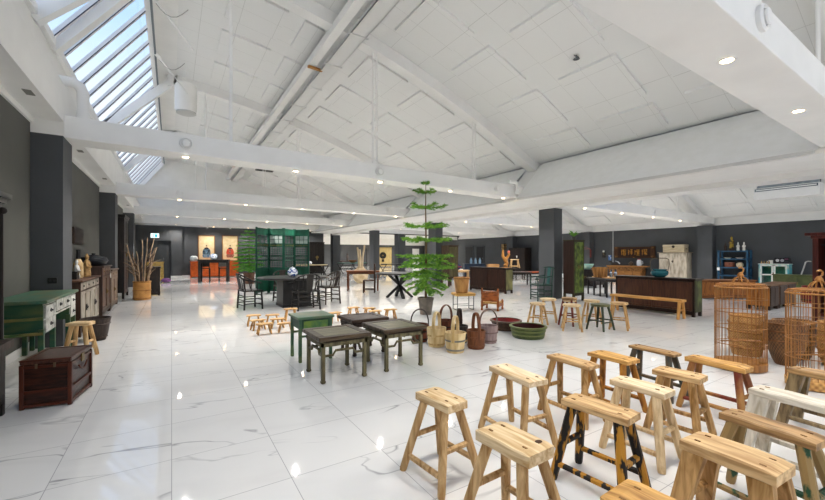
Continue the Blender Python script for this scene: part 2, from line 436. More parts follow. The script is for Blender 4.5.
MB().tube([(0, 0, 0), (0, 0, .42), (-.03, 0, .5), (-.1, 0, .55), (-.3, 0, .55)], .075, 16).build('pipe', WHITE, t, smooth=True)
MB().ring([(.09, 0), (.09, .05), (.075, .05)], 16).build('collar', WHITE, t, smooth=True)
t = thing('drain_pipe', 'white elbow drain pipe where the tie beam meets the slung cloth', 'pipe', (7.75, 7.12, 3.12))
MB().tube([(-.25, 0, .12), (0, 0, .12), (.06, 0, .08), (.08, 0, 0), (.08, 0, -.12)], .05, 12).build('pipe', WHITE, t, smooth=True)
MB().tube([(.08, 0, -.12), (.08, 0, -.19)], .065, 12).build('collar', WHITE, t)
# fittings on the tie beams
ORD = ('first', 'second', 'third', 'fourth', 'fifth')
BN = ('the big tie beam overhead', 'the first full tie beam', 'the second full tie beam', 'the third full tie beam', 'the end tie beam')
def spot(x, y, z, e, size=150, col=(1, .96, .91)):
    l = bpy.data.lights.new('lamp_or_fill_light', 'SPOT'); l.energy = e; l.spot_size = R(size); l.spot_blend = .8; l.shadow_soft_size = .04; l.color = col
    o = bpy.data.objects.new('lamp_or_fill_light', l); C.objects.link(o); o.location = (x, y, z-.03)
    return o
SP = 165
for i, y in enumerate(BEAMY+(24.5,)):
    for k, x in enumerate((.2, 2.05, 3.9, 5.85, 7.7)):
        if i == 0 and k < 2:
            spot(x, y+.25, zb(x), SP*.5); continue  # out-of-view fill spots without fixtures, added to brighten the foreground
        t = thing('downlight', '%s downlight under %s, counted from the skylight' % (ORD[k], BN[i]), 'light', (x, y+.25, zb(x)), 0, 'downlights in the tie beams')
        MB().ring([(.045, -.004), (.065, -.006), (.07, 0)], 20).build('rim', WHITE, t, smooth=True)
        MB().lathe([(.001, -.003), (.045, -.003)], 20).build('lens', LAMP, t)
        spot(x, y+.25, zb(x), (SP*.6, SP, SP, SP, 85)[i])
    for k, x in enumerate((.2, 3.75, 7.2)):
        if i == 4 or i == 0 and k != 1: continue
        t = thing('round_valve', '%s round air valve on %s, counted from the skylight' % (ORD[k], BN[i]), 'vent', (x, y, zb(x)+.16), 0, 'air valves on the tie beams')
        p = MB().ring([(.095, 0), (.1, .03), (.085, .045), (.07, .03)], 28); p.v = [(a, -c, b) for a, b, c in p.v]; p.build('ring', WHITE, t, smooth=True)
        p = MB().lathe([(.05, .0), (.062, .05), (.055, .06), (.03, .065), (.001, .066)], 28); p.v = [(a, -c, b) for a, b, c in p.v]; p.build('disc', WHITE, t, smooth=True)
    for k, x in enumerate((11.4, 13.6, 15.8, 18.0)):
        if i == 4: break
        if i == 0: spot(x, y+.25, zb(x), SP*.5); continue  # bare fill spots with no fixture, added out of view in the side hall
        t = thing('downlight', '%s downlight in the side hall, in line with %s' % (ORD[k], BN[i]), 'light', (x, y+.25, zb(x)), 0, 'downlights in the side hall beams')
        MB().ring([(.045, -.004), (.065, -.006), (.07, 0)], 16).build('rim', WHITE, t, smooth=True)
        MB().lathe([(.001, -.003), (.045, -.003)], 16).build('lens', LAMP, t)
        spot(x, y+.25, zb(x), (SP*.6, SP, SP, SP, 85)[i])
for k, x in enumerate((12.2, 15.4)):
    t = thing('round_valve', '%s round white air valve on the side hall beam past the big square column' % ORD[k], 'vent', (x, 7.26, zb(x)+.16), 0, 'air valves on the side hall beam')
    p = MB().ring([(.085, 0), (.09, .03), (.075, .045), (.06, .03)], 24); p.v = [(a, -c, b) for a, b, c in p.v]; p.build('ring', WHITE, t, smooth=True)
    p = MB().lathe([(.045, .0), (.052, .05), (.03, .06), (.001, .062)], 24); p.v = [(a, -c, b) for a, b, c in p.v]; p.build('disc', WHITE, t, smooth=True)
for x in (11, 15.5, 20, 24):
    for y in (28.5, 33, 37.5): spot(x, y, 3.55, 520)  # added fill spots, no lamps modelled, to brighten the far hall
for x in (.2, 2.05, 3.9, 5.85, 7.7, 11.4, 13.6, 15.8): spot(x, -3.5, zb(x), 65)  # unseen row behind the camera, added as fill for the front floor
tie(-1.3, 8.25, -3.75); tie(9.5, 20.75, -3.75)
# wall washers over the two portraits
for k, x in enumerate((1.78, 3.0)):
    t = thing('downlight', ('warm spot light washing the wall over the blue robe scroll', 'warm spot light washing the wall over the red robe scroll')[k], 'light', (x, 25.36, 2.93), 0, 'wall washers at the end wall')
    MB().ring([(.03, -.05), (.05, -.05), (.05, 0)], 14).build('rim', WHITE, t); MB().lathe([(.001, -.045), (.03, -.045)], 14).build('lens', LAMP, t)
    s_ = spot(x, 25.36, 2.86, 9, 70, (1, .75, .5)); s_.rotation_euler = (R(-6), 0, 0)
# roof unit in the side hall
t = thing('air_unit', 'long white louvred air unit hung from the side hall roof', 'air conditioner', (18.1, 4.25, 3.28))
MB().box(-.2, .28, -.85, .85, 0, .42).build('casing', WHITE, t, bevel=.02)
MB().box(-.215, -.2, -.8, .8, .3, .39).build('louvre', mat('4f5a60', rough=.4), t)
MB().box(-.225, -.205, -.77, .77, .325, .365).build('slat', WHITE, t)
MB().hexa([(-.12, -.78, .42), (.28, -.78, .42), (.28, .78, .42), (-.12, .78, .42), (.05, -.78, .58), (.28, -.78, .58), (.28, .78, .58), (.05, .78, .58)]).build('intake', mat('7f8b92', 'a5afb4', .4), t)
for s_ in (-.8, .8): MB().tube([(.1, s_, .42), (.1, s_, .66)], .015).build('hanger', METAL, t)
t = thing('sprinkler', 'small metal sprinkler head under the roof boards above the overhead beam', 'sprinkler', (6.42, 4.4, 5.08))
MB().tube([(0, 0, 0), (0, 0, -.09)], .018, 8).build('pipe', METAL, t); MB().ring([(.02, -.09), (.06, -.1), (.06, -.105), (.02, -.1)], 12).build('deflector', METAL, t); MB().tube([(-.07, 0, -.05), (.07, 0, -.05)], .01, 6).build('arm', METAL, t)
t = thing('roof_vent', 'dark louvred vent high in the far roof between the tie beams', 'vent', (4.15, 21.0, 5.72))
MB().box(-.45, .45, -.25, .25, 0, .08).build('frame', mat('6a6a68'), t)
for k in range(6): MB().box(-.42, .42, -.22+.075*k, -.19+.075*k, -.015, .01).build('slat', mat('3a3a3a'), t)

# ---------------------------------------------------------------- furniture builders
def bench(label, x, y, L, W, H, seat, leg, rz=0, group=None, name='wooden_stool', lr=.0245, splay=(.09, .07), th=.042, tenon=True, plank=False, nick=0, cat='stool', detail=True, rail=True, rung=None):
    """four legged bench stool; the seat runs along local y"""
    t = thing(name, label, cat, (x, y, 0), rz, group)
    rung = rung or leg
    n = 9 if detail else 3; vs, fs = [], []
    sd = random.random()*50
    for i in range(n+1):
        yy = -L/2+L*i/n
        w1 = W/2*(1+.10*noise.noise(Vector((yy*7, sd, 0)))); w2 = W/2*(1+.10*noise.noise(Vector((yy*7, sd, 9))))
        zz = .004*noise.noise(Vector((yy*9, sd, 4)))
        e = .006 if i in (0, n) else 0
        c = .007
        vs += [(-w1+c, yy, H-th), (-w1+e, yy, H-th+c), (-w1+e, yy, H-c+zz), (-w1+c+e, yy, H+zz-e), (w2-c-e, yy, H+zz-e), (w2-e, yy, H-c+zz), (w2-e, yy, H-th+c), (w2-c, yy, H-th)]
    for i in range(n):
        for j in range(8): fs.append((i*8+j, i*8+(j+1) % 8, i*8+8+(j+1) % 8, i*8+8+j))
    fs += [tuple(range(8)), tuple(range(n*8+7, n*8-1, -1))]
    MB().add(vs, fs).build('seat', seat, t)
    lx, ly = W/2-.03, L/2-.055
    fx, fy = lx+splay[0], ly+splay[1]
    def at(sx, sy, z):
        k = z/(H-th); return Vector((sx*(fx+(lx-fx)*k), sy*(fy+(ly-fy)*k), z))
    for sx in (-1, 1):
        for sy in (-1, 1):
            m = MB()
            if detail:
                pts = [at(sx, sy, z*(H-th+.006)) for z in (0, .04, .35, .7, 1)]
                if plank: m.tube(pts, [lr*1.0, lr*1.05, lr*1.2, lr*1.35, lr*1.5], 4, sq=(1.6, .8))
                else: m.tube(pts, [lr*.82, lr*.95, lr*1.02, lr*1.05, lr*1.08], 8)
            else: m.tube([at(sx, sy, 0), at(sx, sy, H-th)], lr, 6)
            m.build('leg', leg, t, smooth=not plank)
            if tenon and detail:
                MB().box(sx*lx*.7-.0045, sx*lx*.7+.0045, sy*ly-.011, sy*ly+.011, H-.01, H+.0022).build('tenon', DARKEND, t)
    for sy in (-1, 1):
        z = H*.45; MB().tube([at(-1, sy, z), at(1, sy, z)], lr*.72, 6).build('rung', rung, t, smooth=True)
    if rail:
        for sx in (-1, 1):
            z = H*.2+.02*(sx > 0); MB().tube([at(sx, -1, z), at(sx, 1, z)], lr*.72, 6).build('stretcher', rung, t, smooth=True)
    return t
DARKEND = wood('6b4722', '8f673a', 'x', .7)
PINE = wood('e8d0a6', 'b8925f'); PINEZ = wood('d1ae7c', '977040', 'z')
PALE = wood('f0dcb8', 'cdab7c'); PALEZ = wood('e5cca0', 'b99668', 'z')
HONEY = wood('dfbd8a', 'a87f4f'); HONEYZ = wood('c79e68', '86602f', 'z')
AMBER = wood('dcac64', '9a6b34'); AMBERZ = wood('c28536', '7a4b1e', 'z')
GREY = wood('bd9664', '775836'); GREYZ = wood('8f7a56', '574732', 'z')
WASH = wood('e4dccb', 'b7aa92', f=24); WASHZ = wood('ddd6c6', 'a89c86', 'z', f=24)
YB = mat('b57f24', '17120d', .6, (22, 22, 3), .46, .5, bump=.1)
GRW = mat('93784a', '23482f', .65, (12, 12, 5), .54, .58, bump=.15)
REDW = mat('a2763f', '74301f', .6, (5, 5, 3), .42, .6)
DKG = wood('3c4440', '6a5238', 'z')
bench('pale bench stool nearest the square tables, standing apart with a short thick seat', 1.35, 1.82, .29, .165, .47, PINE, PINEZ, 5, th=.05, splay=(.1, .085))
bench('short thick bench stool with a dark knot at one end of its seat', 1.325, 1.23, .31, .18, .47, PINE, PINEZ, 2, th=.055, splay=(.1, .09))
kn = [o for o in C.objects if o.name.startswith('seat')][-1]
KNOT = MB().lathe([(.001, .4725), (.017, .4725), (.019, .4715)], 12, .05, -.1, 1, .75).build('knot', mat('3a2412', '5a3a1c', .7), kn)
bench('pale bench stool with a long seat behind the lone short stool', 2.08, 1.9, .42, .18, .47, PALE, PINEZ, -6)
bench('light brown bench stool beside the amber one in the back row', 2.74, 1.92, .40, .14, .46, HONEY, HONEYZ, -2, th=.035)
bench('bench stool with black and yellow worn paint on its legs', 2.03, 1.25, .37, .165, .46, HONEY, YB, 5, th=.04)
bench('almost white new wood bench stool beside the black and yellow one', 2.6, 1.31, .34, .16, .46, PALE, PALEZ, 1)
bench('amber varnished bench stool in the back row with orange legs', 3.17, 1.83, .36, .18, .45, AMBER, AMBERZ, -2, th=.035)
bench('weathered bench stool with dark green legs at the back end of the rows', 3.84, 1.82, .42, .135, .42, GREY, DKG, -6, th=.03)
bench('honey brown bench stool between the white stool and the red legged bench', 3.13, 1.31, .30, .17, .45, HONEY, HONEYZ, 4)
bench('amber bench stool with reddish legs close to the tall birdcage', 3.8, 1.31, .42, .16, .43, AMBER, REDW, -4)
bench('grey brown bench stool in front of the second birdcage, with olive legs', 3.98, .7, .44, .14, .45, GREY, GREYZ, -8, plank=True)
bench('whitewashed bench stool with wide bleached legs', 3.14, .67, .46, .16, .46, WASH, WASHZ, -7, plank=True, lr=.028)
bench('bench stool with flaking green paint on its splayed legs', 2.53, .655, .38, .15, .46, GREY, GRW, -7, th=.04, splay=(.1, .1))
bench('thick honey bench stool in front of the green legged one', 2.05, .65, .34, .19, .46, HONEY, HONEYZ, -4, th=.05, plank=True)
bench('bench stool cut by the bottom edge of the view, only its golden seat showing', 1.37, .595, .37, .21, .46, AMBER, HONEYZ, 2, th=.05)
# tiny stools
TP = wood('d9b27c', 'a87a44'); TPZ = wood('cfa267', '966a38', 'z')
G = 'tiny stools around the square tables'
TL = [(1.28, 7.5, .2, 'tiny wooden stool at the far end of the outer row of three'), (1.27, 7.04, .18, 'tiny wooden stool in the middle of the outer row of three'),
      (1.29, 6.6, .18, 'tiny wooden stool at the near end of the outer row of three'), (1.61, 7.5, .18, 'tiny wooden stool at the far end of the row next to the green table'),
      (1.6, 7.05, .17, 'tiny wooden stool in the middle of the row next to the green table'), (1.62, 6.58, .16, 'tiny wooden stool at the near end of the row next to the green table'),
      (2.66, 7.0, .2, 'tiny wooden stool seen between the green table and the dark table'), (3.25, 7.48, .2, 'tiny wooden stool standing alone behind the dark table'),
      (3.56, 7.35, .18, 'tiny wooden stool beyond the dark table, behind the cluster'), (3.45, 6.86, .19, 'tiny wooden stool beyond the dark table, in front of the cluster'),
      (3.78, 6.82, .2, 'tiny wooden stool at the end of the cluster by the buckets'), (2.0, 7.7, .24, 'taller tiny stool standing behind the green table corner')]
b0 = None
for x, y, h, lb in TL:
    b0 = bench(lb, x, y, .25, .13, h, TP, TPZ, 90+rnd(-14, 14), G, 'tiny_stool', .015, (.03, .035), .022, False, detail=True, rail=False)
def round_stool(label, x, y, r, H, sm, lm, rz=0, group='round stools by the green tub', ring=None):
    t = thing('round_stool', label, 'stool', (x, y, 0), rz, group)
    MB().lathe([(r*.9, H-.04), (r, H-.032), (r, H-.008), (r*.95, H)], 24).build('seat', sm, t, smooth=True)
    a, b = r*.55, r*1.02
    for sx in (-1, 1):
        for sy in (-1, 1): MB().tube([(sx*b, sy*b, 0), (sx*(a+b)/2, sy*(a+b)/2, H*.5), (sx*a, sy*a, H-.035)], [.017, .02, .021], 8).build('leg', lm, t, smooth=True)
    q = a+(b-a)*.68
    for s_ in (-1, 1):
        MB().tube([(-q, s_*q, H*.32), (q, s_*q, H*.32)], .012, 6).build('stretcher', lm, t)
        MB().tube([(s_*q, -q, H*.38), (s_*q, q, H*.38)], .012, 6).build('stretcher', lm, t)
    if ring: MB().ring([(r*.8, H-.075), (r*.9, H-.07), (r*.9, H-.05), (r*.8, H-.045)], 24).build('lower_ring', ring, t, smooth=True)
    return t
round_stool('pale round stool standing beside the green tub', 5.72, 4.72, .14, .42, PINE, PINEZ, 20)
round_stool('pale round stool behind the one beside the green tub', 6.25, 4.9, .15, .45, PALE, PINEZ, 35)
round_stool('dark red round stool with a pale band under its seat', 6.25, 4.43, .135, .51, GREY, wood('5c2a20', '7a3a2a', 'z'), 10, ring=PALE)
round_stool('round pine stool in front of the dark red one', 5.85, 4.1, .15, .45, PINE, PINEZ, 40)
round_stool('light round stool behind the green one', 6.65, 4.24, .14, .46, PINE, PINEZ, 15)
round_stool('dark green round stool among the pale ones', 6.31, 3.86, .155, .45, wood('6d6a48', '4f5238'), wood('3e4634', '2c3328', 'z'), 0)
round_stool('round honey stool at the end of the row by the long bench', 6.65, 3.72, .14, .47, HONEY, HONEYZ, 25)

# square tables
def square_table(label, x0, x1, y0, y1, H, top, leg, edge, drawer=None, group='square tables in the middle of the floor', hump=True, waist=None):
    cx, cy, w, d = (x0+x1)/2, (y0+y1)/2, x1-x0, y1-y0
    t = thing('square_table', label, 'table', (cx, cy, 0), 0, group)
    X, Y, o = w/2, d/2, .035
    m = MB().chb(-X-o, X+o, -Y-o, -Y+.05, H-.04, H); m.chb(-X-o, X+o, Y-.05, Y+o, H-.04, H); m.chb(-X-o, -X+.05, -Y+.05, Y-.05, H-.04, H); m.chb(X-.05, X+o, -Y+.05, Y-.05, H-.04, H)
    m.build('top_frame', edge, t)
    MB().box(-X+.05, X-.05, -Y+.05, Y-.05, H-.03, H-.004).build('top_panel', top, t)
    MB().box(-X+.015, X-.015, -Y+.015, Y-.015, H-.07, H-.04).build('waist', edge, t)
    for sy in (-1, 1): MB().box(-X, X, sy*(Y-.013)-.013, sy*(Y-.013)+.013, H-.105, H-.065).build('apron', leg, t)
    for sx in (-1, 1): MB().box(sx*(X-.013)-.013, sx*(X-.013)+.013, -Y, Y, H-.105, H-.065).build('apron', leg, t)
    for sx in (-1, 1):
        for sy in (-1, 1):
            a, b = sx*(X-.022), sy*(Y-.022)
            m = MB().chb(a-.019, a+.019, b-.019, b+.019, .025, H-.045, .004); m.chb(a-.024, a+.024, b-.024, b+.024, 0, .035, .008)
            m.build('leg', leg, t)
    z = H*.58; hp = .045 if hump else 0
    for s_ in (-1, 1):
        q = Y-.022; r = X-.022
        MB().tube([(-X+.03, s_*q, z), (-X*.5, s_*q, z), (-X*.38, s_*q, z+hp), (X*.38, s_*q, z+hp), (X*.5, s_*q, z), (X-.03, s_*q, z)], .014, 6).build('stretcher', leg, t)
        MB().tube([(s_*r, -Y+.03, z), (s_*r, -Y*.5, z), (s_*r, -Y*.38, z+hp), (s_*r, Y*.38, z+hp), (s_*r, Y*.5, z), (s_*r, Y-.03, z)], .014, 6).build('stretcher', leg, t)
    return t
OLV = wood('7f7a5e', '524c36', 'x', .35); OLL = wood('6b6448', '443b26', 'z', .5); EDG = wood('3a2d22', '564836', 'x', .4)
square_table('worn olive square table closest to the camera, with hoofed legs', 1.27, 1.77, 3.71, 4.23, .475, OLV, OLL, EDG)
square_table('worn olive square table beside the cream buckets', 2.0, 2.5, 3.72, 4.24, .475, OLV, OLL, EDG)
square_table('dark brown square table behind the two olive ones', 1.96, 2.42, 4.5, 4.95, .475, wood('5d5148', '43362c', 'x', .45), wood('43352a', '2c221b', 'z'), wood('33261f', '4d3b30', 'x', .45))
GP = mat('3f5f46', '66734a', .5, (6, 3, 6), .45, .62); GPD = mat('2f523a', '1f3827', .5, (5, 5, 5), .4, .65)
t = thing('green_table', 'worn green painted table with a deep apron behind the olive tables', 'table', (1.5, 4.785, 0))
MB().chb(-.23, .23, -.22, .22, .52, .55).build('top', mat('567258', '737a5c', .45, (5, 3, 5), .4, .65), t)
for sx in (-1, 1):
    MB().box(sx*.19-.008, sx*.19+.008, -.19, .19, .4, .52).build('apron', GPD, t)
    for sy in (-1, 1): MB().chb(sx*.19-.018, sx*.19+.018, sy*.18-.018, sy*.18+.018, 0, .52, .004).build('leg', GP, t)
for sy in (-1, 1):
    a = MB().box(-.19, .19, sy*.18-.01, sy*.18+.01, .38, .52).build('apron', GPD, t)
    MB().box(-.15, .15, sy*.19-.004, sy*.19+.004, .405, .495).build('apron_panel', mat('6f8a3a', '3f6a44', .5, (7, 7, 7), .4, .6), a)
    MB().box(sx*0-.19, .19, sy*.18-.008, sy*.18+.008, .30, .325).build('stretcher', GP, t)

# buckets and tubs
def bucket(label, x, y, H, rt, rb, hh, m, mh, band, rz=0, tag_=None):
    t = thing('bucket', label, 'bucket', (x, y, 0), rz, 'handled wooden buckets beside the square tables')
    n = 30; vs, fs = [], []
    MB().lathe([(rb*.93, 0), (rb, .006), (rt, H), (rt-.014, H), (rb-.012, .03), (.001, .03)], n).build('staves', m, t, smooth=True)
    for z in (H*.16, H*.62):
        k = rb+(rt-rb)*z/H; MB().ring([(k+.001, z-.012), (k+.005, z-.01), (k+.006, z+.01), (k+.001, z+.012)], n).build('band', band, t, smooth=True)
    p = []
    for s_ in range(17):
        a = pi*s_/16; p.append(((rt-.004)*cos(a), 0, H+(hh-H)*sin(a)**.8 if 0 < s_ < 16 else H-.03))
    p = [(rt*.97, 0, H*.55)]+p+[(-rt*.97, 0, H*.55)]
    MB().tube(p, .017, 8, sq=(1.5, .6)).build('handle', mh, t, smooth=True)
    return t
CR = mat('dcc596', 'b99a63', .7, (14, 14, 2.5), .4, .65, bump=.1); BRN = wood('7a4a2c', '55311d', 'z'); RED = wood('6d3b26', '472415', 'z')
DB = wood('2b211c', '3c2e26', 'z')
bucket('cream wooden bucket closer to the olive table', 3.2, 4.42, .265, .14, .115, .485, CR, CR, wood('c9ab74', 'a5854f', 'x'), 35)
bucket('cream wooden bucket standing in front of the other buckets', 3.22, 4.02, .265, .145, .115, .48, CR, CR, mat('8b8577', '6b675c', .6), 38)
bucket('warm brown wooden bucket with a tall handle in the front row', 3.6, 4.03, .255, .132, .115, .49, BRN, BRN, wood('5d3822', '7d4c30', 'x'), 68)
bucket('faded mauve bucket next to the brown one', 3.99, 4.19, .255, .135, .115, .495, wood('9a8580', '7b6662', 'z'), wood('6a5246', '7a6456', 'x'), wood('7b6560', '6a5550', 'x'), -32)
bucket('red brown bucket half hidden behind the olive table corner', 3.17, 4.81, .26, .137, .115, .48, RED, DB, DB, -30)
bucket('red brown bucket at the back of the cluster, in front of the pine pot', 3.72, 4.88, .26, .13, .11, .5, RED, RED, DB, 5)
bucket('black bucket with a pale rim in the middle of the cluster', 3.62, 4.42, .255, .13, .11, .5, wood('2a2624', '3c3733', 'z'), DB, CR, 40)
def tub(label, x, y, H, rt, rb, mo, mi, mr, bd):
    t = thing('tub', label, 'tub', (x, y, 0), 0)
    MB().ring([(rb, 0), (rb+.01, .01), (rt*.98, H*.82), (rt, H-.012)], 40).build('wall', mo, t, smooth=True)
    MB().ring([(rt*.98, H-.03), (rt+.014, H-.022), (rt+.016, H-.006), (rt, H), (rt-.022, H), (rt-.024, H-.01)], 40).build('rim', mr, t, smooth=True)
    MB().ring([(rt-.024, H-.012), (rb-.01, .03), (.001, .03)], 40).build('inside', mi, t, smooth=True)
    for z in bd:
        k = rb+(rt-rb)*z/H; MB().ring([(k, z-.014), (k+.008, z-.01), (k+.008, z+.01), (k, z+.014)], 40).build('band', mr, t, smooth=True)
LAC = mat('420c0a', '2e0807', .45, (4, 4, 4), spec=.2)
tub('low wide green wooden tub with dark red inside', 4.78, 4.13, .185, .275, .235, mat('4c5826', '303b1a', .45, (9, 9, 4)), LAC, mat('555f2e', '666a3a', .5), (.06, .12))
tub('low wide dark tub with bright red inside behind the green one', 4.93, 4.75, .175, .26, .19, wood('4a3424', '2f2118', 'x'), mat('8d1d16', '6a1410', .45, (4, 4, 4), spec=.2), wood('5f4530', '3d2b1e', 'x'), (.05,))

# bird cages
BAM = wood('a8743a', '7d5026', 'z', .5); BAMX = wood('a8743a', '7d5026', 'x', .5)
def cage(label, x, y, a, b, H, rz, weave=False):
    t = thing('birdcage', label, 'birdcage', (x, y, 0), rz, 'tall bamboo birdcages behind the bench stools')
    def el(z, k=1, n=48): return [(a*k*cos(2*pi*i/n), b*k*sin(2*pi*i/n), z) for i in range(n+1)]
    base = MB().lathe([(a*.9, 0), (a*1.02, .012), (a*1.03, .085), (a*.97, .1), (.001, .1)], 48, 0, 0, 1, b/a)
    base.build('base', BAM if not weave else weave_mat('8a5a28', 'd6a45c', 30, 50), t, smooth=True)
    m = MB(); n = 36
    for i in range(n):
        u, v = a*cos(2*pi*i/n), b*sin(2*pi*i/n)
        m.tube([(u, v, .09), (u, v, H-.05), (u*.985, v*.985, H-.02), (u*.93, v*.93, H-.004), (u*.8, v*.8, H)], .003, 5)
    m.build('grille', BAM, t, smooth=True)
    for z in (.3, .48, .66, .8): MB().tube(el(z, 1.005), .004, 6).build('hoop', BAMX, t, smooth=True)
    MB().tube(el(H-.035, 1.0), .009, 8).build('top_hoop', BAMX, t, smooth=True)
    m = MB()
    for i in range(-7, 8):
        u = a*.93*i/8; w = b*.93*math.sqrt(max(0, 1-(i/8)**2)); m.tube([(u, -w, H-.002), (u, w, H-.002)], .003, 5)
    m.build('roof_slats', BAM, t, smooth=True)
    MB().tube(el(H, .8), .007, 6).build('roof_hoop', BAMX, t, smooth=True)
    m = MB()
    for q in (0, 60, 120): 
        p = []
        for i in range(13):
            f = pi*i/12; p.append((.075*cos(f)*cos(R(q)), .075*cos(f)*sin(R(q)), H+.012+.07*sin(f)))
        m.tube(p, .007, 7)
    h = m.build('handle', BAMX, t, smooth=True)
    MB().tube([(0, 0, H+.09), (.0, 0, H+.12), (.03, 0, H+.14), (.035, 0, H+.17), (.01, 0, H+.19), (-.02, 0, H+.18)], .009, 7).build('hook', BAMX, h, smooth=True)
    MB().lathe([(.03, H+.085), (.032, H+.1), (.015, H+.13), (.001, H+.135)], 14).build('finial', BAMX, h, smooth=True)
    MB().tube([(-a*.9, 0, .32), (a*.9, 0, .32)], .008, 6).build('perch', BAMX, t)
    c = MB().lathe([(.02, 0), (.032, .01), (.03, .045), (.025, .045), (.02, .01), (.001, .01)], 14, a*.62, -b*.55); c.v = [(p, q, r+.1) for p, q, r in c.v]
    c.build('feeding_cup', mat('d9b38a', 'b98a5a', .4), t, smooth=True)
cage('tall bamboo birdcage with a solid wooden base', 5.5, 1.68, .25, .2, .97, -32)
cage('tall bamboo birdcage with a woven base, cut by the edge of the view', 5.38, 1.03, .27, .2, .96, -32, True)
def wicker(label, x, y, prof, m, band=None, bm_=None, name='wicker_basket', cat='basket', n=32):
    t = thing(name, label, cat, (x, y, 0))
    pr = prof+[(prof[-1][0]-.015, prof[-1][1]), (prof[-1][0]-.03, prof[-1][1]-.05), (prof[0][0]*.8, .03), (.001, .03)]
    MB().lathe(pr, n).build('body', m, t, smooth=True)
    for z in band or ():
        for (r0, z0), (r1, z1) in zip(prof, prof[1:]):
            if z0 <= z <= z1: r = r0+(r1-r0)*(z-z0)/(z1-z0+1e-9)
        MB().tube([((r+.002)*cos(2*pi*i/28), (r+.002)*sin(2*pi*i/28), z+.004*sin(i)) for i in range(29)], .011, 7).build('band', bm_, t, smooth=True)
    return t
WV1 = weave_mat('855829', 'c79656', 44, 90); WV2 = weave_mat('3f2814', '7d552c', 36, 60)
BND = wood('a8743a', '7d5026', 'x')
wicker('tan barrel shaped wicker basket seen through the solid based birdcage', 6.36, 1.88, [(.15, 0), (.175, .12), (.19, .28), (.185, .45), (.175, .52)], WV1, (.1, .2, .31, .42, .51), BND)
wicker('dark ribbed basket tapering to its foot beside the solid based birdcage', 6.17, 1.46, [(.09, 0), (.12, .06), (.18, .24), (.2, .3), (.195, .4), (.2, .5)], WV2, (.29, .4, .49), wood('7d5028', '53341a', 'x'))
wicker('brown wicker basket behind, between the two birdcages', 6.68, 1.5, [(.14, 0), (.18, .1), (.2, .25), (.195, .38), (.2, .47)], WV2, (.08, .2, .3, .4, .46), BND)
wicker('tan wicker basket seen through the woven based birdcage', 6.55, 1.06, [(.16, 0), (.2, .12), (.215, .28), (.21, .42), (.2, .52)], WV1, (.1, .2, .31, .42, .51), BND)

# horseshoe chairs
def horseshoe(label, x, y, rz, m):
    t = thing('horseshoe_chair', label, 'chair', (x, y, 0), rz, 'horseshoe armchairs around the black round table')
    H = .46   # faces +y
    MB().chb(-.27, .27, -.2, .24, H-.035, H, .006).build('seat', m, t)
    for sx in (-1, 1):
        MB().tube([(sx*.27, .22, 0), (sx*.245, .205, H-.03)], .02, 8).build('leg', m, t, smooth=True)
        MB().tube([(sx*.27, -.2, 0), (sx*.245, -.18, H-.03)], .02, 8).build('leg', m, t, smooth=True)
        for z in (.14, .26): MB().tube([(sx*.262, .215, z), (sx*.262, -.195, z)], .012, 6).build('stretcher', m, t)
    for yy in (.215, -.195):
        for z in (.1, .22, .33): MB().tube([(-.26, yy, z), (.26, yy, z)], .012, 6).build('stretcher', m, t)
    p = []
    for i in range(25):
        a = pi*(1.0+i/24); k = sin(-a)
        p.append((.31*cos(a), -.02+.27*sin(a), .68+.17*k))
    p = [(-.36, .17, .635), (-.33, .09, .655)]+p+[(.33, .09, .655), (.36, .17, .635)]
    MB().tube(p, .019, 8).build('arm_rail', m, t, smooth=True)
    MB().prism([(-.07, H), (.07, H), (.085, .83), (-.085, .83)], -.02, 0, 'y')
    s_ = MB(); s_.hexa([(-.075, -.19, H-.01), (.075, -.19, H-.01), (.075, -.175, H-.01), (-.075, -.175, H-.01), (-.085, -.29, .845), (.085, -.29, .845), (.085, -.275, .845), (-.085, -.275, .845)])
    s_.build('splat', m, t)
    for sx in (-1, 1):
        for q, (bx, by, tx, ty, tz) in enumerate(((.25, -.17, .24, -.2, .8), (.255, -.04, .305, -.06, .72), (.255, .1, .325, .08, .67), (.15, -.185, .16, -.255, .835))):
            MB().tube([(sx*bx, by, H-.01), (sx*(bx+tx)/2, (by+ty)/2, (H+tz)/2), (sx*tx, ty, tz)], .012, 7).build('spindle', m, t, smooth=True)
    return t
horseshoe('black horseshoe chair beside the green screen, turned to the round table', 1.6, 9.95, -82, BLACKW)
horseshoe('black horseshoe chair with its back to the camera at the round table', 2.72, 9.06, 4, BLACKW)
horseshoe('brown black horseshoe chair on the pine side of the round table', 3.6, 9.92, 95, wood('2b241f', '40352c', 'z'))
horseshoe('black horseshoe chair on the far side of the round table', 2.7, 11.0, 182, wood('2b241f', '40352c', 'z'))
t = thing('dining_table', 'large black round table on a heavy boxed pedestal', 'table', (2.66, 9.97, 0))
MB().lathe([(.84, .695), (.88, .705), (.88, .73), (.87, .74)], 48).build('tabletop', mat('1d1c1b', '2a2826', .3, (3, 3, 3)), t, smooth=True)
MB().chb(-.34, .36, -.34, .36, 0, .7, .01).build('pedestal', mat('1b1b1c', '262626', .35), t)
MB().box(-.355, .375, -.355, .375, 0, .07).build('plinth', BLACK, t)
BW = mat('e9ebee', '2f4f8f', .25, (22, 22, 22), .5, .56, detail=3)
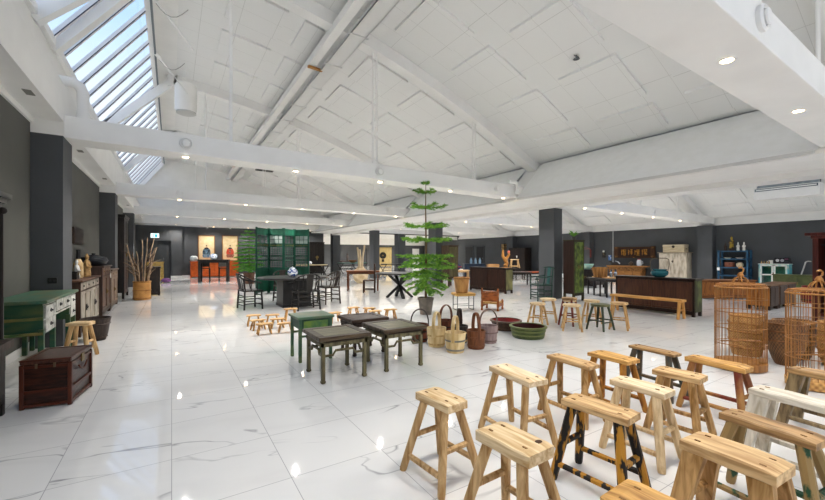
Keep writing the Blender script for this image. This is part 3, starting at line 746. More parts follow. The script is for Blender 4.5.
def jar(label, x, y, z, s=1, lid=False, m=None, name='porcelain_jar', cat='jar', rz=0, group=None):
    t = thing(name, label, cat, (x, y, z), rz, group)
    MB().lathe([(.07*s, 0), (.11*s, .03*s), (.135*s, .1*s), (.12*s, .17*s), (.075*s, .2*s), (.065*s, .205*s)], 28).build('body', m or BW, t, smooth=True)
    if lid:
        l = MB().lathe([(.075*s, .2*s), (.085*s, .21*s), (.07*s, .235*s), (.02*s, .25*s), (.015*s, .265*s), (.001, .27*s)], 24).build('lid', m or BW, t, smooth=True)
    else: MB().lathe([(.065*s, .2*s), (.075*s, .215*s), (.06*s, .215*s), (.055*s, .18*s), (.001, .178*s)], 24).build('neck', m or BW, t, smooth=True)
    return t
jar('blue and white porcelain jar on the black round table', 2.62, 9.9, .74, .98, True)

# green folding screen
t = thing('folding_screen', 'green lacquered folding screen of four lattice panels', 'screen', (0, 0, 0))
GS = mat('123a2b', '1f5040', .4, (4, 4, 2), .4, .65); GSL = mat('1c5642', '123c2d', .45, (5, 5, 2), .4, .65)
pts = [(2.32, 13.2), (2.83, 13.75), (3.24, 13.35), (3.7, 13.75), (4.12, 13.38)]
for k in range(4):
    a, b = Vector(pts[k]), Vector(pts[k+1]); d = b-a; w = d.length; ang = math.atan2(d.y, d.x)
    p = bpy.data.objects.new('panel', None); C.objects.link(p); p.parent = t; p.location = (a.x, a.y, 0); p.rotation_euler = (0, 0, ang)
    Hs = 2.22; f = MB().box(0, .05, -.02, .02, 0, Hs); f.box(w-.05, w, -.02, .02, 0, Hs)
    for z in (.06, .44, .84, 1.1, 1.25, 1.57, 1.66, 1.97, 2.16): f.box(.05, w-.05, -.018, .018, z, z+.04)
    f.build('stile_frame', GS, p)
    l = MB()
    for z0, z1, nx, nz in ((.88, 1.1, 5, 3), (1.29, 1.57, 5, 4), (1.7, 1.97, 3, 2)):
        for i in range(1, nx): l.box(.05+(w-.1)*i/nx-.006, .05+(w-.1)*i/nx+.006, -.008, .008, z0, z1)
        for j in range(1, nz): l.box(.05, w-.05, -.008, .008, z0+(z1-z0)*j/nz-.006, z0+(z1-z0)*j/nz+.006)
    for i in range(5):
        cx = .05+(w-.1)*(i+.5)/5
        l.tube([(cx+.045*cos(q*pi/6), 0, 1.195+.045*sin(q*pi/6)) for q in range(13)], .007, 5)
    l.build('lattice', GSL, p)
    MB().box(.05, w-.05, -.01, .01, .1, .44).build('lower_panel', GSL, p); MB().box(.05, w-.05, -.01, .01, .48, .84).build('middle_panel', GS, p)
    MB().box(.05, w-.05, -.01, .01, 2.01, 2.16).build('upper_panel', GSL, p)
    MB().box(.05, w-.05, -.01, .01, 1.61, 1.66).build('carved_panel', mat('6a5e30', '1c4a38', .5, (20, 20, 20)), p)
    if k % 2: MB().box(.05, w-.05, .004, .008, 1.7, 1.97).build('pane', mat('b5bdb8', '9aa6a0', .25), p)

# ---------------------------------------------------------------- cabinets
def cabinet(name, label, cat, x, y, rz, w, d, h, m, dm=None, doors=2, drawers=0, drh=.16, leg=.12, top=None, oh=.03, sm=None, medal=None, handle=BRASS, group=None, crown=False, panels=1):
    t = thing(name, label, cat, (x, y, 0), rz, group)
    dm = dm or m
    X, Y = w/2, d/2; t0 = .03
    MB().box(-X, X, -Y+.02, Y, leg, h-t0).build('carcass', sm or m, t)
    MB().chb(-X-oh, X+oh, -Y-oh, Y+oh*.3, h-t0, h, .005).build('top', top or m, t)
    if crown: MB().box(-X-oh*.6, X+oh*.6, -Y-oh*.6, Y, h-t0-.06, h-t0).build('cornice', m, t)
    for sx in (-1, 1):
        for sy in (-1, 1):
            a, b = sx*(X-.025), sy*(Y-.025); MB().box(a-.028, a+.028, b-.028, b+.028, 0, leg+.01).build('leg', m, t)
    if leg > .05: MB().box(-X+.05, X-.05, -Y+.005, -Y+.025, leg-.05, leg+.02).build('apron', m, t)
    z1 = h-t0-(.06 if crown else 0)
    f = MB()
    zt = z1-.02
    if drawers:
        zt = z1-drh
        for i in range(drawers):
            a = -X+.03+(w-.06)*i/drawers; b = -X+.03+(w-.06)*(i+1)/drawers
            q = MB().box(a+.012, b-.012, -Y-.002, -Y+.03, zt+.015, z1-.02).build('drawer', dm, t)
            c = (a+b)/2; k = MB().lathe([(.016, 0), (.018, .006), (.008, .012), (.001, .014)], 12)
            k.v = [(c+u, -Y-.002-r, (zt+z1)/2+v-.0) for u, v, r in k.v]; k.build('knob', handle, q, smooth=True)
        f.box(-X, X, -Y, -Y+.02, zt-.012, zt+.012)
    f.box(-X, -X+.035, -Y, -Y+.02, leg, z1); f.box(X-.035, X, -Y, -Y+.02, leg, z1); f.box(-X, X, -Y, -Y+.02, z1-.02, z1); f.box(-X, X, -Y, -Y+.02, leg, leg+.03)
    f.build('face_frame', m, t)
    for i in range(doors):
        a = -X+.04+(w-.08)*i/doors; b = -X+.04+(w-.08)*(i+1)/doors
        z0, s_ = leg+.035, .04
        q = MB().box(a+.004, b-.004, -Y+.006, -Y+.03, z0, zt-.015); q.build
        g = MB().box(a+.004, a+s_, -Y-.004, -Y+.03, z0, zt-.015).box(b-s_, b-.004, -Y-.004, -Y+.03, z0, zt-.015)
        for zz in [z0+(zt-.015-z0-s_)*j/panels for j in range(panels+1)]: g.box(a+s_, b-s_, -Y-.004, -Y+.03, zz, zz+s_)
        g.box(a+s_, b-s_, -Y+.008, -Y+.03, z0, zt-.02)
        dr = g.build('door', dm, t)
        if medal is None:
            c = b-.035 if i % 2 == 0 and doors > 1 else a+.035
            MB().box(c-.012, c+.012, -Y-.012, -Y-.004, (z0+zt)/2-.05, (z0+zt)/2+.05).tube([(c, -Y-.012, (z0+zt)/2+.02), (c, -Y-.025, (z0+zt)/2), (c, -Y-.012, (z0+zt)/2-.03)], .005, 6).build('handle', handle, dr)
    if medal:
        k = MB().lathe([(medal[0], 0), (medal[0], .012), (.001, .016)], 28); zz = medal[1]
        k.v = [(u, -Y-.006-r, zz+v) for u, v, r in k.v]; mm = k.build('lock_plate', medal[2], t, smooth=True)
        k = MB().lathe([(medal[0]*.25, 0), (medal[0]*.25, .03), (.001, .032)], 14); k.v = [(u, -Y-.006-r, zz+v) for u, v, r in k.v]; k.build('lock', BRASS, mm)
        MB().box(-medal[0]*.35, medal[0]*.35, -Y-.014, -Y-.004, zz-medal[0]*1.9, zz-medal[0]*1.1).build('lock_bar', medal[2], mm)
    return t
DKW = wood('2c201b', '45322a', 'z', .45); DKB = wood('171412', '2a2320', 'z', .4); MIDW = wood('4a2f22', '643f2c', 'z', .5)
# --- along the left wall
t = thing('tall_cabinet', 'tall black cabinet on a stepped base, cut by the frame edge before the wicker trunk', 'cabinet', (-1.39, 3.83, 0), 90)
MB().box(-.6, .6, -.235, .24, .1, .56).build('base_unit', DKB, t); MB().box(-.64, .64, -.275, .25, .54, .6).build('base_moulding', DKW, t)
MB().box(-.58, .58, -.2, .24, .6, 1.68).build('carcass', DKB, t)
m = MB()
for z0, z1, o in ((1.68, 1.72, .0), (1.72, 1.76, .025), (1.76, 1.8, .05)): m.box(-.6-o, .6+o, -.215-o, .25, z0, z1)
m.build('cornice', mat('4b4744', '3a3734', .4), t)
for sx in (-1, 1):
    d_ = MB().box(min(sx*.02, sx*.52), max(sx*.02, sx*.52), -.22, -.2, .66, 1.62).build('door', DKW, t)
    MB().box(sx*.05-.01, sx*.05+.01, -.235, -.22, 1.05, 1.2).build('handle', BRASS, d_)
    MB().tube([(sx*.55, -.222, .62), (sx*.55, -.222, 1.66)], .018, 8).build('pilaster', DKB, t)
    MB().ball((sx*.55, -.235, 1.66), .03, 10).build('boss', DKB, t, smooth=True)
for sx in (-1, 1): MB().box(sx*.57-.03, sx*.57+.03, -.235, -.175, 0, .1).box(sx*.57-.03, sx*.57+.03, .175, .235, 0, .1).build('foot', DKB, t)
# wicker trunk
t = thing('trunk', 'dark red wicker trunk with a lacquered frame on the tiles', 'trunk', (-.87, 4.66, 0), -8)
WK = weave_mat('1d100c', '4a2418', 2, 70, .4); FR = wood('3a1b12', '552a1b', 'x', .35); FRZ = wood('3a1b12', '552a1b', 'z', .35)
MB().hexa([(-.155, -.24, .02), (.155, -.24, .02), (.155, .24, .02), (-.155, .24, .02), (-.16, -.245, .38), (.16, -.245, .38), (.16, .245, .38), (-.16, .245, .38)]).build('body', mat('1a0d09', '3f1e12', .3, (12, 12, 60), .35, .7, bump=.3), t)
l = MB().chb(-.17, .17, -.255, .255, .375, .41, .008).build('lid', mat('3a231d', '553629', .3, (50, 12, 12), .35, .7, bump=.1), t)
MB().box(-.172, -.14, -.257, .257, .405, .414).box(.14, .172, -.257, .257, .405, .414).box(-.14, .14, -.257, -.225, .405, .414).box(-.14, .14, .225, .257, .405, .414).build('lid_frame', FR, l)
for sx in (-1, 1):
    for sy in (-1, 1): MB().chb(sx*.158-.015, sx*.158+.015, sy*.242-.016, sy*.242+.016, 0, .375, .004).build('corner_post', FRZ, t)
for z in (.015, .13, .34):
    MB().box(-.166, .166, -.252, -.238, z, z+.024).box(-.166, .166, .238, .252, z, z+.024).box(-.171, -.154, -.25, .25, z, z+.024).box(.154, .171, -.25, .25, z, z+.024).build('rail', FR, t)
MB().tube([(.175, -.1+.2*q/8, .3-.05*sin(pi*q/8)) for q in range(9)], .008, 6).build('handle', FR, t)
MB().box(.168, .178, -.03, .03, .32, .39).build('hasp', BRASS, t)
for q in (-.06, .06): MB().box(q-.01, q+.006, -.258, -.25, .34, .38).build('hinge', mat('5a4a38'), t)
# green desk with white drawers
DG = mat('234a37', '4f5a34', .4, (3, 3, 9), .42, .7, bump=.05); DGT = mat('3a6450', '665f3f', .4, (2, 6, 6), .42, .72); DWH = mat('bfbfb8', '6f726a', .5, (9, 9, 9), .45, .7)
t = thing('desk', 'worn green desk with white fronted drawers against the dark wall', 'desk', (-1.385, 6.37, 0), 90)
MB().chb(-.82, .82, -.255, .24, .775, .81, .006).build('desktop', DGT, t)
for sx in (-1, 1):
    a, b = (-.78, -.3) if sx < 0 else (.45, .78)
    MB().box(a, b, -.215, .23, .44, .775).build('pedestal', DG, t)
    for z in (.46, .61):
        d_ = MB().box(a+.03, b-.03, -.232, -.2, z, z+.135).build('drawer', DWH, t)
        k = MB().lathe([(.03, 0), (.03, .006), (.012, .01), (.012, .02), (.001, .022)], 14); c = (a+b)/2; k.v = [(c+u, -.232-r, z+.07+v*.7) for u, v, r in k.v]
        k.build('knob', mat('2a2a28', rough=.4), d_, smooth=True)
for k, (a, b) in enumerate(((-.3, .06), (.08, .45))):
    d_ = MB().box(a+.01, b-.01, -.232, -.1, .63, .765).build('drawer', DWH, t)
    c = (a+b)/2; q = MB().lathe([(.03, 0), (.03, .006), (.012, .02), (.001, .022)], 14); q.v = [(c+u, -.232-r, .7+v*.7) for u, v, r in q.v]; q.build('knob', mat('2a2a28', rough=.4), d_, smooth=True)
MB().box(-.3, .45, -.215, .23, .75, .775).build('carcass', DG, t)
MB().box(-.78, .78, -.226, -.21, .757, .775).box(-.78, .78, -.226, -.21, .595, .61).build('face_frame', DWH, t)
for a in (-.78, -.32, .47, .78):
    for b in (-.2, .22): MB().chb(a-.025, a+.025, b-.025, b+.022, 0, .5, .004).build('leg', DG, t)
for sx in (-.795, .795): MB().box(sx-.012, sx+.012, -.22, .23, .44, .47).box(sx-.012, sx+.012, -.22, .23, .6, .63).build('end_rail', mat('3c5a34', '7a6a3a', .5), t)
bench('light pine stool pushed against the green desk by the wicker trunk', -.98, 6.36, .25, .16, .45, PINE, PINEZ, 72, splay=(.06, .06))
wicker('dark tapered wooden tub standing past the green desk', -.98, 7.52, [(.12, 0), (.15, .1), (.18, .3), (.19, .34)], wood('2a211d', '3f332c', 'z'), (.05, .25), DKW, 'tub', 'tub')
WC = mat('a89f92', '6f665a', .5, (7, 7, 3), .4, .68); WCS = wood('4d3526', '35251b', 'z')
cabinet('cabinet', 'low wooden cabinet with whitish worn doors and small drawers past the pilaster', 'cabinet', -1.415, 8.78, 90, 1.8, .4, .9, WCS, WC, 4, 4, .15, .1, wood('6b4c38', '48342a', 'x'), handle=mat('1d1b19', rough=.4))
cabinet('cabinet', 'chest high dark brown cabinet carrying the round black pot', 'cabinet', -1.41, 10.65, 90, 1.25, .41, 1.07, DKW, wood('4a3329', '5f4436', 'z', .4), 2, 3, .18, .12)
cabinet('cabinet', 'lower grey brown cabinet beyond the chest high dark one', 'cabinet', -1.42, 12.15, 90, 1.3, .4, .95, wood('5a4a40', '6f5e50', 'z'), wood('6a594c', '857263', 'z'), 2, 2, .16, .1)
t = cabinet('tall_cabinet', 'very tall black cabinet against the wall behind the dry branches', 'cabinet', -1.4, 14.75, 90, 1.3, .42, 2.5, DKB, DKB, 2, 0, leg=.18, crown=True, panels=3, group=None)
t = thing('wall_panel', 'dark brown panel hung on the olive wall above the low cabinets', 'wall panel', (-1.645, 10.2, 1.52), 90)
MB().chb(-.45, .45, -.05, .005, 0, .33, .004).build('board', wood('3a2c25', '2a201b', 'x'), t)
MB().box(-.43, .43, -.056, -.05, .015, .315).build('face', wood('2f2420', '241b18', 'x'), t)
t = thing('power_socket', 'black power socket on the front of the first dark pilaster', 'socket', (-1.42, 7.255, .9), 0)
MB().chb(-.05, .05, -.02, .005, 0, .08, .004).build('plate', BLACK, t)
for q in (-.022, .022): MB().box(q-.012, q+.012, -.024, -.02, .025, .055).build('outlet', mat('2a2a2a'), t)
# on the whitish cabinet
t = thing('bottle', 'dark necked cream bottle standing on the whitish low cabinet', 'bottle', (-1.38, 8.75, .9))
MB().lathe([(.06, 0), (.075, .02), (.07, .25), (.035, .33)], 20).build('body', mat('c6ac80', '8d7048', .5, (14, 14, 9)), t, smooth=True)
MB().lathe([(.032, .33), (.026, .47), (.032, .49), (.001, .49)], 16).build('neck', BLACK, t, smooth=True)
def figurine(label, x, y, z, s, m, m2, rz=0, cat='figurine', group=None, base=None):
    t = thing('figurine', label, cat, (x, y, z), rz, group)
    if base: MB().lathe([(.07*s, 0), (.075*s, .02*s), (.06*s, .05*s)], 16).build('plinth', base, t, smooth=True)
    b = .04*s if base else 0
    MB().lathe([(.055*s, b), (.062*s, b+.05*s), (.05*s, b+.14*s), (.056*s, b+.22*s), (.04*s, b+.29*s), (.018*s, b+.315*s), (.028*s, b+.34*s), (.032*s, b+.37*s), (.022*s, b+.4*s), (.012*s, b+.425*s), (.001, b+.43*s)], 14).build('body', m, t, smooth=True)
    for sx in (-1, 1): MB().tube([(sx*.045*s, 0, b+.27*s), (sx*.065*s, -.02*s, b+.2*s), (sx*.02*s, -.06*s, b+.18*s)], .015*s, 7).build('arm', m2, t, smooth=True)
    return t
figurine('carved tan wooden figure standing on the whitish low cabinet', -1.32, 9.15, .9, 1.0, mat('b5925f', '7a5a34', .6, (20, 20, 20)), mat('a88453', rough=.6), 80)
t = thing('wooden_box', 'small black box at the near corner of the whitish low cabinet', 'box', (-1.4, 8.3, .9), 90)
MB().chb(-.12, .12, -.09, .09, 0, .1).build('body', BLACKW, t); MB().chb(-.125, .125, -.095, .095, .1, .13).build('lid', BLACKW, t); MB().box(-.015, .015, -.1, -.09, .07, .11).build('clasp', BRASS, t)
figurine('small white figure behind the black box on the low cabinet', -1.36, 8.5, .9, .75, mat('cfd0cf', 'b2b4b4', .4), mat('c5c6c5', rough=.4), 90)
t = thing('pot', 'round black lidded pot on the chest high dark cabinet', 'pot', (-1.4, 10.45, 1.07))
MB().lathe([(.12, 0), (.21, .04), (.25, .11), (.22, .18), (.12, .21)], 28).build('body', mat('25262a', '34363a', .45), t, smooth=True)
MB().lathe([(.12, .2), (.11, .22), (.03, .235), (.03, .25), (.04, .265), (.001, .27)], 24).build('lid', mat('2b2c30', rough=.45), t, smooth=True)
t = thing('paper_tag', 'white paper tag hung on the chest high dark cabinet', 'tag', (-1.175, 11.0, .78), 90)
MB().box(-.05, .05, -.004, 0, 0, .1).build('card', mat('efefec'), t); MB().tube([(0, -.002, .1), (0, -.002, .16)], .003, 5).build('string', mat('c9c2b0'), t)
t = thing('twig_basket', 'woven tan basket holding tall dry branches', 'basket', (-.73, 13.6, 0))
MB().lathe([(.2, 0), (.215, .03), (.215, .5), (.225, .54), (.2, .54), (.19, .05), (.001, .05)], 28).build('body', weave_mat('9a642c', 'd29a52', 34, 55), t, smooth=True)
for z in (.05, .28, .52): MB().tube([(.22*cos(2*pi*i/24), .22*sin(2*pi*i/24), z) for i in range(25)], .014, 6).build('band', BAMX, t, smooth=True)
def branch(x, y, z0, ln, a, lean, m, tw, r):
    u = Vector((cos(a), sin(a), 0)); v = Vector((-sin(a), cos(a), 0))
    pts = [Vector((x, y, z0))+(u*lean+Vector((0, 0, 1)))*ln*i/9+v*(.012*sin(i*1.7+a*3)*(i > 4))+u*(.02*(i-4)**2*.12*(i > 4)) for i in range(10)]
    m.tube(pts, [r*(1-.55*i/9)*(1+.12*sin(i*2.3)) for i in range(10)], 7)
    for q in range(tw):
        p = pts[4+q % 5]; e = u*rnd(.1, .26)+v*rnd(-.03, .03)*(1+q % 3)+Vector((0, 0, rnd(.08, .22)))
        m.tube([p, p+e*.5+Vector((0, 0, .015)), p+e], [.008, .006, .003], 5)
BR1 = wood('bda284', '7d6650', 'z', .8); BR2 = wood('5b4636', '3d2e24', 'z', .8)
for k in range(18):
    thick = k < 9
    a = 2*pi*(k if thick else k-9+.5)/(9 if thick else 11)+.2; r = .085 if thick else .04
    if not thick: a = 2*pi*(k-9+.5)/9+.2 if k < 18 else .2+pi*(k-18)
    if k >= 18: r = .0
    m = MB(); branch(-.73+r*cos(a), 13.6+r*sin(a), .06, rnd(1.25, 1.75) if thick else rnd(1.1, 1.6), a, (.15+.02*(k % 2)) if thick else (.13 if k < 18 else .02), m, 3 if thick else 8, .024 if thick else .011)
    o = m.build('dry_branch', BR1 if k < 9 else BR2, None, smooth=True)
    tag(o, 'thick pale dry branch standing in the woven tan basket' if k < 9 else 'thin dark twig standing in the woven tan basket', 'branch', group='pale branches in the basket' if k < 9 else 'dark twigs in the basket')
cabinet('cabinet', 'free standing black low cabinet behind the basket of branches', 'cabinet', -.5, 15.0, 0, .36, .55, .92, DKB, DKB, 1, 0, leg=.08)
cabinet('chest', 'yellow painted carved chest near the end wall door', 'chest', -.68, 22.2, 0, .7, .5, .97, wood('b89a55', '8f7238', 'x'), mat('c0a55c', '7d6230', .5, (20, 20, 20)), 2, 3, .2, .12)
t = thing('plum_cushion', 'plum coloured cushion on the floor by the yellow chest', 'cushion', (-.22, 21.3, 0))
MB().ball((0, 0, .11), .2, 14, 1, 1, .55).build('pad', mat('7d4f86', '5f3a6a', .8), t, smooth=True); MB().ring([(.2, .1), (.207, .11), (.2, .12)], 24).build('piping', mat('553060'), t)
# exit sign
t = thing('exit_sign', 'lit green and white exit sign above the recessed door', 'sign', (-.78, 25.27, 2.24))
MB().chb(-.2, .2, -.04, .03, 0, .26, .006).build('housing', mat('d8dcdc', rough=.5), t)
MB().box(-.185, .185, -.046, -.04, .02, .24).build('panel', emit_mat('e4f6f8', 1.0, 'sign_white'), t)
g = emit_mat('3aa3b0', .8, 'sign_green')
m = MB().box(.0, .12, -.05, -.046, .04, .2); m.build('door_symbol', g, t)
m = MB(); m.lathe([(.001, -.049), (.022, -.049)], 14); m.v = [(-.06+x, -.0495, .195+y) for x, y, z in m.v]
m.prism([(-.09, .1), (-.055, .18), (-.03, .17), (-.06, .1), (-.02, .04), (-.045, .035), (-.08, .085), (-.13, .05), (-.14, .07)], -.0495, -.0465, 'y'); m.build('running_figure', g, t)
# end wall group
OR = mat('d0601c', 'b04a12', .4, (5, 5, 5)); 
cabinet('sideboard', 'long bright orange lacquered sideboard along the end wall', 'sideboard', 2.15, 25.22, 0, 2.5, .45, .93, OR, OR, 4, 4, .22, .1, handle=BRASS)
t = thing('bar_table', 'tall black table in front of the orange sideboard', 'table', (1.75, 20.8, 0), -12)
MB().chb(-.66, .66, -.36, .36, 1.02, 1.08, .006).build('tabletop', BLACKW, t)
for sx in (-1, 1):
    MB().box(sx*.6-.04, sx*.6+.04, -.3, .3, .9, 1.02).build('end_apron', BLACKW, t)
    for sy in (-1, 1): MB().box(sx*.6-.045, sx*.6+.045, sy*.3-.045, sy*.3+.045, 0, 1.02).build('leg', BLACKW, t)
for sy in (-1, 1): MB().box(-.6, .6, sy*.3-.02, sy*.3+.02, .93, 1.02).build('apron', BLACKW, t)
for k, (dx, dy) in enumerate(((1.42, 21.5), (2.2, 21.32))):
    t = thing('bar_chair', ('black bar chair behind the tall black table, on the side of the door', 'grey backed bar chair behind the tall black table, on the plant side')[k], 'chair', (dx, dy, 0), 170, 'bar chairs at the tall black table')
    MB().chb(-.2, .2, -.2, .2, .62, .66).build('seat', BLACKW, t)
    for sx in (-1, 1):
        MB().tube([(sx*.19, -.19, 0), (sx*.18, -.18, .63)], .02, 6).build('leg', BLACKW, t); MB().tube([(sx*.19, .19, 0), (sx*.18, .18, .63), (sx*.19, .2, .98)], .02, 6).build('leg', BLACKW, t)
        MB().tube([(sx*.19, -.19, .22), (sx*.19, .19, .22)], .013, 6).build('stretcher', BLACKW, t)
    MB().box(-.2, .2, .185, .21, .72, .98).build('backrest', weave_mat('4a4846', '7d7a76', 2, 60) if k else BLACKW, t)
jar('blue and white porcelain jar on the tall black table', 1.72, 20.8, 1.08, 1.3, False, mat('e6e9ee', '6e8cc0', .25, (13, 13, 13), .48, .6, detail=3), rz=20)
jar('greyish white round pot at the end of the orange sideboard', 1.08, 25.15, .93, 1.55, False, mat('d5d8d8', 'b3bcc0', .4, (4, 4, 4)))
def scroll(label, x, robe, robe2, z0, z1):
    t = thing('framed_portrait', label, 'picture', (x, 25.5, z0), 0, 'framed scrolls on the end wall')
    h = z1-z0; w = .84
    MB().box(-w/2, w/2, -.03, 0, 0, h).build('mount', mat('d6c39a', 'c4ad80', .8, (2, 2, 2)), t)
    f = MB()
    for a, b, c, d in ((-w/2-.02, -w/2+.02, 0, h), (w/2-.02, w/2+.02, 0, h), (-w/2, w/2, -.02, .02), (-w/2, w/2, h-.02, h+.02)): f.box(a, b, -.05, -.01, c, d)
    f.build('frame', wood('8a5f30', '6d4722', 'z'), t)
    def bl(name, m, pts, y):  MB().prism([(px*w/2, pz*h) for px, pz in pts], -.03-y, -.029, 'y').build(name, m, t)
    bl('backing_silk', mat('dccaa2', 'cfb98c', .8), [(-.78, .04), (.78, .04), (.78, .95), (-.78, .95)], .002)
    n = 20; bl('robe', robe, [(.5*cos(2*pi*i/n), .33+.2*sin(2*pi*i/n)) for i in range(n)], .004)
    bl('robe_hem', robe2, [(-.52, .22), (-.4, .13), (.4, .13), (.52, .22), (.4, .26), (-.4, .26)], .006)
    bl('sash', robe2, [(-.1, .3), (.1, .3), (.16, .42), (-.16, .42)], .006)
    bl('collar', mat('2a2a2c', rough=.8), [(.25*cos(2*pi*i/n), .5+.035*sin(2*pi*i/n)) for i in range(n)], .007)
    bl('head', mat('c9a27c', rough=.8), [(.09*cos(2*pi*i/n), .56+.035*sin(2*pi*i/n)) for i in range(n)], .006)
    bl('hat', mat('3a2620', rough=.8), [(-.12, .59), (.12, .59), (.05, .63), (-.05, .63)], .007)
    return t
scroll('cream scroll picture with a blue grey robed figure on the end wall', 1.74, mat('4f6a78', '27333d', .8, (9, 9, 9), .4, .6), mat('2f5f86', '7f96a0', .8, (9, 9, 9)), .95, 2.43)
scroll('cream scroll picture with a red robed figure on the end wall', 3.0, mat('b8402c', 'c45038', .8, (9, 9, 9)), mat('6d4038', 'a8735a', .8, (14, 14, 14)), .95, 2.46)
cabinet('wardrobe', 'black wardrobe against the end wall beyond the green screen', 'wardrobe', 8.2, 25.15, 0, 1.0, .55, 2.17, DKB, DKB, 2, 0, leg=.12, medal=(.1, 1.15, BRASS))
def xtable(name, label, x, y, rz, L, D, H, top, leg, cat='table', group=None):
    t = thing(name, label, cat, (x, y, 0), rz, group)
    MB().chb(-L/2, L/2, -D/2, D/2, H-.045, H, .004).build('tabletop', top, t)
    for sx in (-1, 1):
        a = sx*(L/2-.12)
        for s_ in (-1, 1): MB().bar((a-.3*s_*min(1, L), -D*.4*1, 0) if 0 else (a+.22*s_, 0, 0), (a-.22*s_, 0, H-.045), .045, .05).build('cross_leg', leg, t)
        MB().box(a-.25, a+.25, -D*.4, D*.4, H-.07, H-.045).build('cleat', leg, t)
    MB().bar((-L/2+.12, 0, H*.48), (L/2-.12, 0, H*.48), .04).build('stretcher', leg, t)
    return t
xtable('console_table', 'pale topped console table with crossed dark legs behind the round table', 6.2, 19.8, -30, 1.65, .5, .8, wood('a99878', '8d7c5e', 'x'), BLACK)
jar('small white and blue jar on the pale topped console table', 6.15, 19.8, .8, .75)
xtable('trestle_table', 'teal topped trestle table in front of the far opening', 10.5, 24.4, -10, 1.9, .6, .78, wood('2f6a5c', '24524a', 'x'), BLACK)
t = thing('bowl', 'brown wooden bowl on the teal topped trestle table', 'bowl', (10.55, 24.4, .78))
MB().lathe([(.12, 0), (.22, .06), (.3, .17), (.28, .17), (.2, .07), (.001, .05)], 28).build('body', wood('9a6a45', '744a2c', 'x'), t, smooth=True); MB().lathe([(.13, 0), (.13, .02), (.11, .02)], 20).build('foot', wood('744a2c', '5a3a22', 'x'), t)
xtable('trestle_table', 'black trestle table standing between the grey columns in the distance', 11.4, 20.5, -25, 1.25, .7, .76, BLACK, BLACK)
cabinet('wardrobe', 'pale yellow wardrobe with a round black lock plate in the far hall', 'wardrobe', 19.3, 36.5, -28, 1.85, .7, 2.12, wood('c0a870', 'a48c58', 'z'), wood('c9b27a', 'ad9560', 'z'), 2, 0, leg=.12, medal=(.36, 1.25, mat('151515', rough=.4)))
cabinet('cabinet', 'dark cabinet at the far hall wall past the pale door', 'cabinet', 27.2, 36.5, -90, 1.6, .6, 1.9, DKB, DKB, 2, 0)
for k, (x, y) in enumerate(((12.6, 30.5), (13.6, 33))): 
    xtable('trestle_table', ('dark trestle table just inside the far hall', 'dark trestle table deep inside the far hall')[k], x, y, -20, 1.5, .7, .78, DKW, BLACK)
figurine('dark carved figure on the nearer far hall table', 12.7, 30.5, .78, 1.6, mat('3a3230', '544640'), mat('463c38'))
t = thing('coat_stand', 'black coat stand in the far hall between the columns', 'stand', (13.4, 28.2, 0))
MB().tube([(0, 0, .04), (0, 0, 1.85)], .025, 8).build('post', BLACK, t); MB().lathe([(.25, 0), (.24, .04), (.03, .05)], 20).build('base', BLACK, t)
for a in range(6): MB().tube([(0, 0, 1.7), (.15*cos(a*pi/3), .15*sin(a*pi/3), 1.68), (.2*cos(a*pi/3), .2*sin(a*pi/3), 1.8)], .012, 6).build('hook', BLACK, t)

# ---------------------------------------------------------------- middle of the hall
RB = wood('6f3f26', '54301d', 'z', .4); RBX = wood('7a4a2e', '5a341f', 'x', .4)
def plain_table(label, x, y, rz, L, D, H, tm, lm, legw=.05, apron=.08, nl=2, name='table', group=None, cat='table'):
    t = thing(name, label, cat, (x, y, 0), rz, group)
    MB().chb(-L/2, L/2, -D/2, D/2, H-.04, H, .005).build('tabletop', tm, t)
    for sy in (-1, 1): MB().box(-L/2+.06, L/2-.06, sy*(D/2-.06)-.012, sy*(D/2-.06)+.012, H-.04-apron, H-.04).build('apron', lm, t)
    for i in range(nl):
        a = -L/2+.06+(L-.12)*i/(nl-1)
        for sy in (-1, 1): MB().box(a-legw/2, a+legw/2, sy*(D/2-.06)-legw/2, sy*(D/2-.06)+legw/2, 0, H-.04).build('leg', lm, t)
    for a in (-L/2+.06, L/2-.06): MB().box(a-.012, a+.012, -D/2+.06, D/2-.06, H-.04-apron, H-.04).build('end_apron', lm, t)
    return t
plain_table('red brown wooden side table between the round tables', 5.92, 12.75, -28, 1.2, .5, .73, RBX, RB)
t = thing('side_chair', 'dark brown wooden chair beside the red brown table', 'chair', (5.78, 11.95, 0), 60)
CH = wood('41291b', '2c1b12', 'z')   # faces local +y
MB().chb(-.22, .22, -.2, .2, .41, .445).build('seat', CH, t)
for sx in (-1, 1):
    MB().box(sx*.2-.02, sx*.2+.02, .16, .2, 0, .42).build('leg', CH, t); MB().bar((sx*.2, -.19, 0), (sx*.2, -.2, 1.0), .04).build('leg', CH, t)
    MB().box(sx*.2-.012, sx*.2+.012, -.18, .18, .1, .13).build('stretcher', CH, t)
MB().box(-.2, .2, .17, .19, .1, .13).box(-.2, .2, -.19, -.17, .16, .19).build('cross_stretcher', CH, t)
MB().box(-.21, .21, -.215, -.185, .9, 1.0).build('top_rail', CH, t); MB().box(-.07, .07, -.21, -.19, .445, .9).build('splat', CH, t); MB().box(-.2, .2, -.21, -.19, .55, .6).build('back_rail', CH, t)
t = thing('floor_vase', 'big round cream vase on the floor behind the red brown table', 'vase', (7.35, 16.1, 0))
MB().lathe([(.16, 0), (.3, .15), (.36, .38), (.3, .6), (.16, .7), (.17, .76), (.14, .76), (.13, .65)], 28).build('body', mat('cdbb9c', 'a8926f', .5, (6, 6, 6)), t, smooth=True)
MB().ring([(.163, .7), (.18, .715), (.165, .735)], 24).build('collar', mat('a8926f', rough=.5), t, smooth=True)
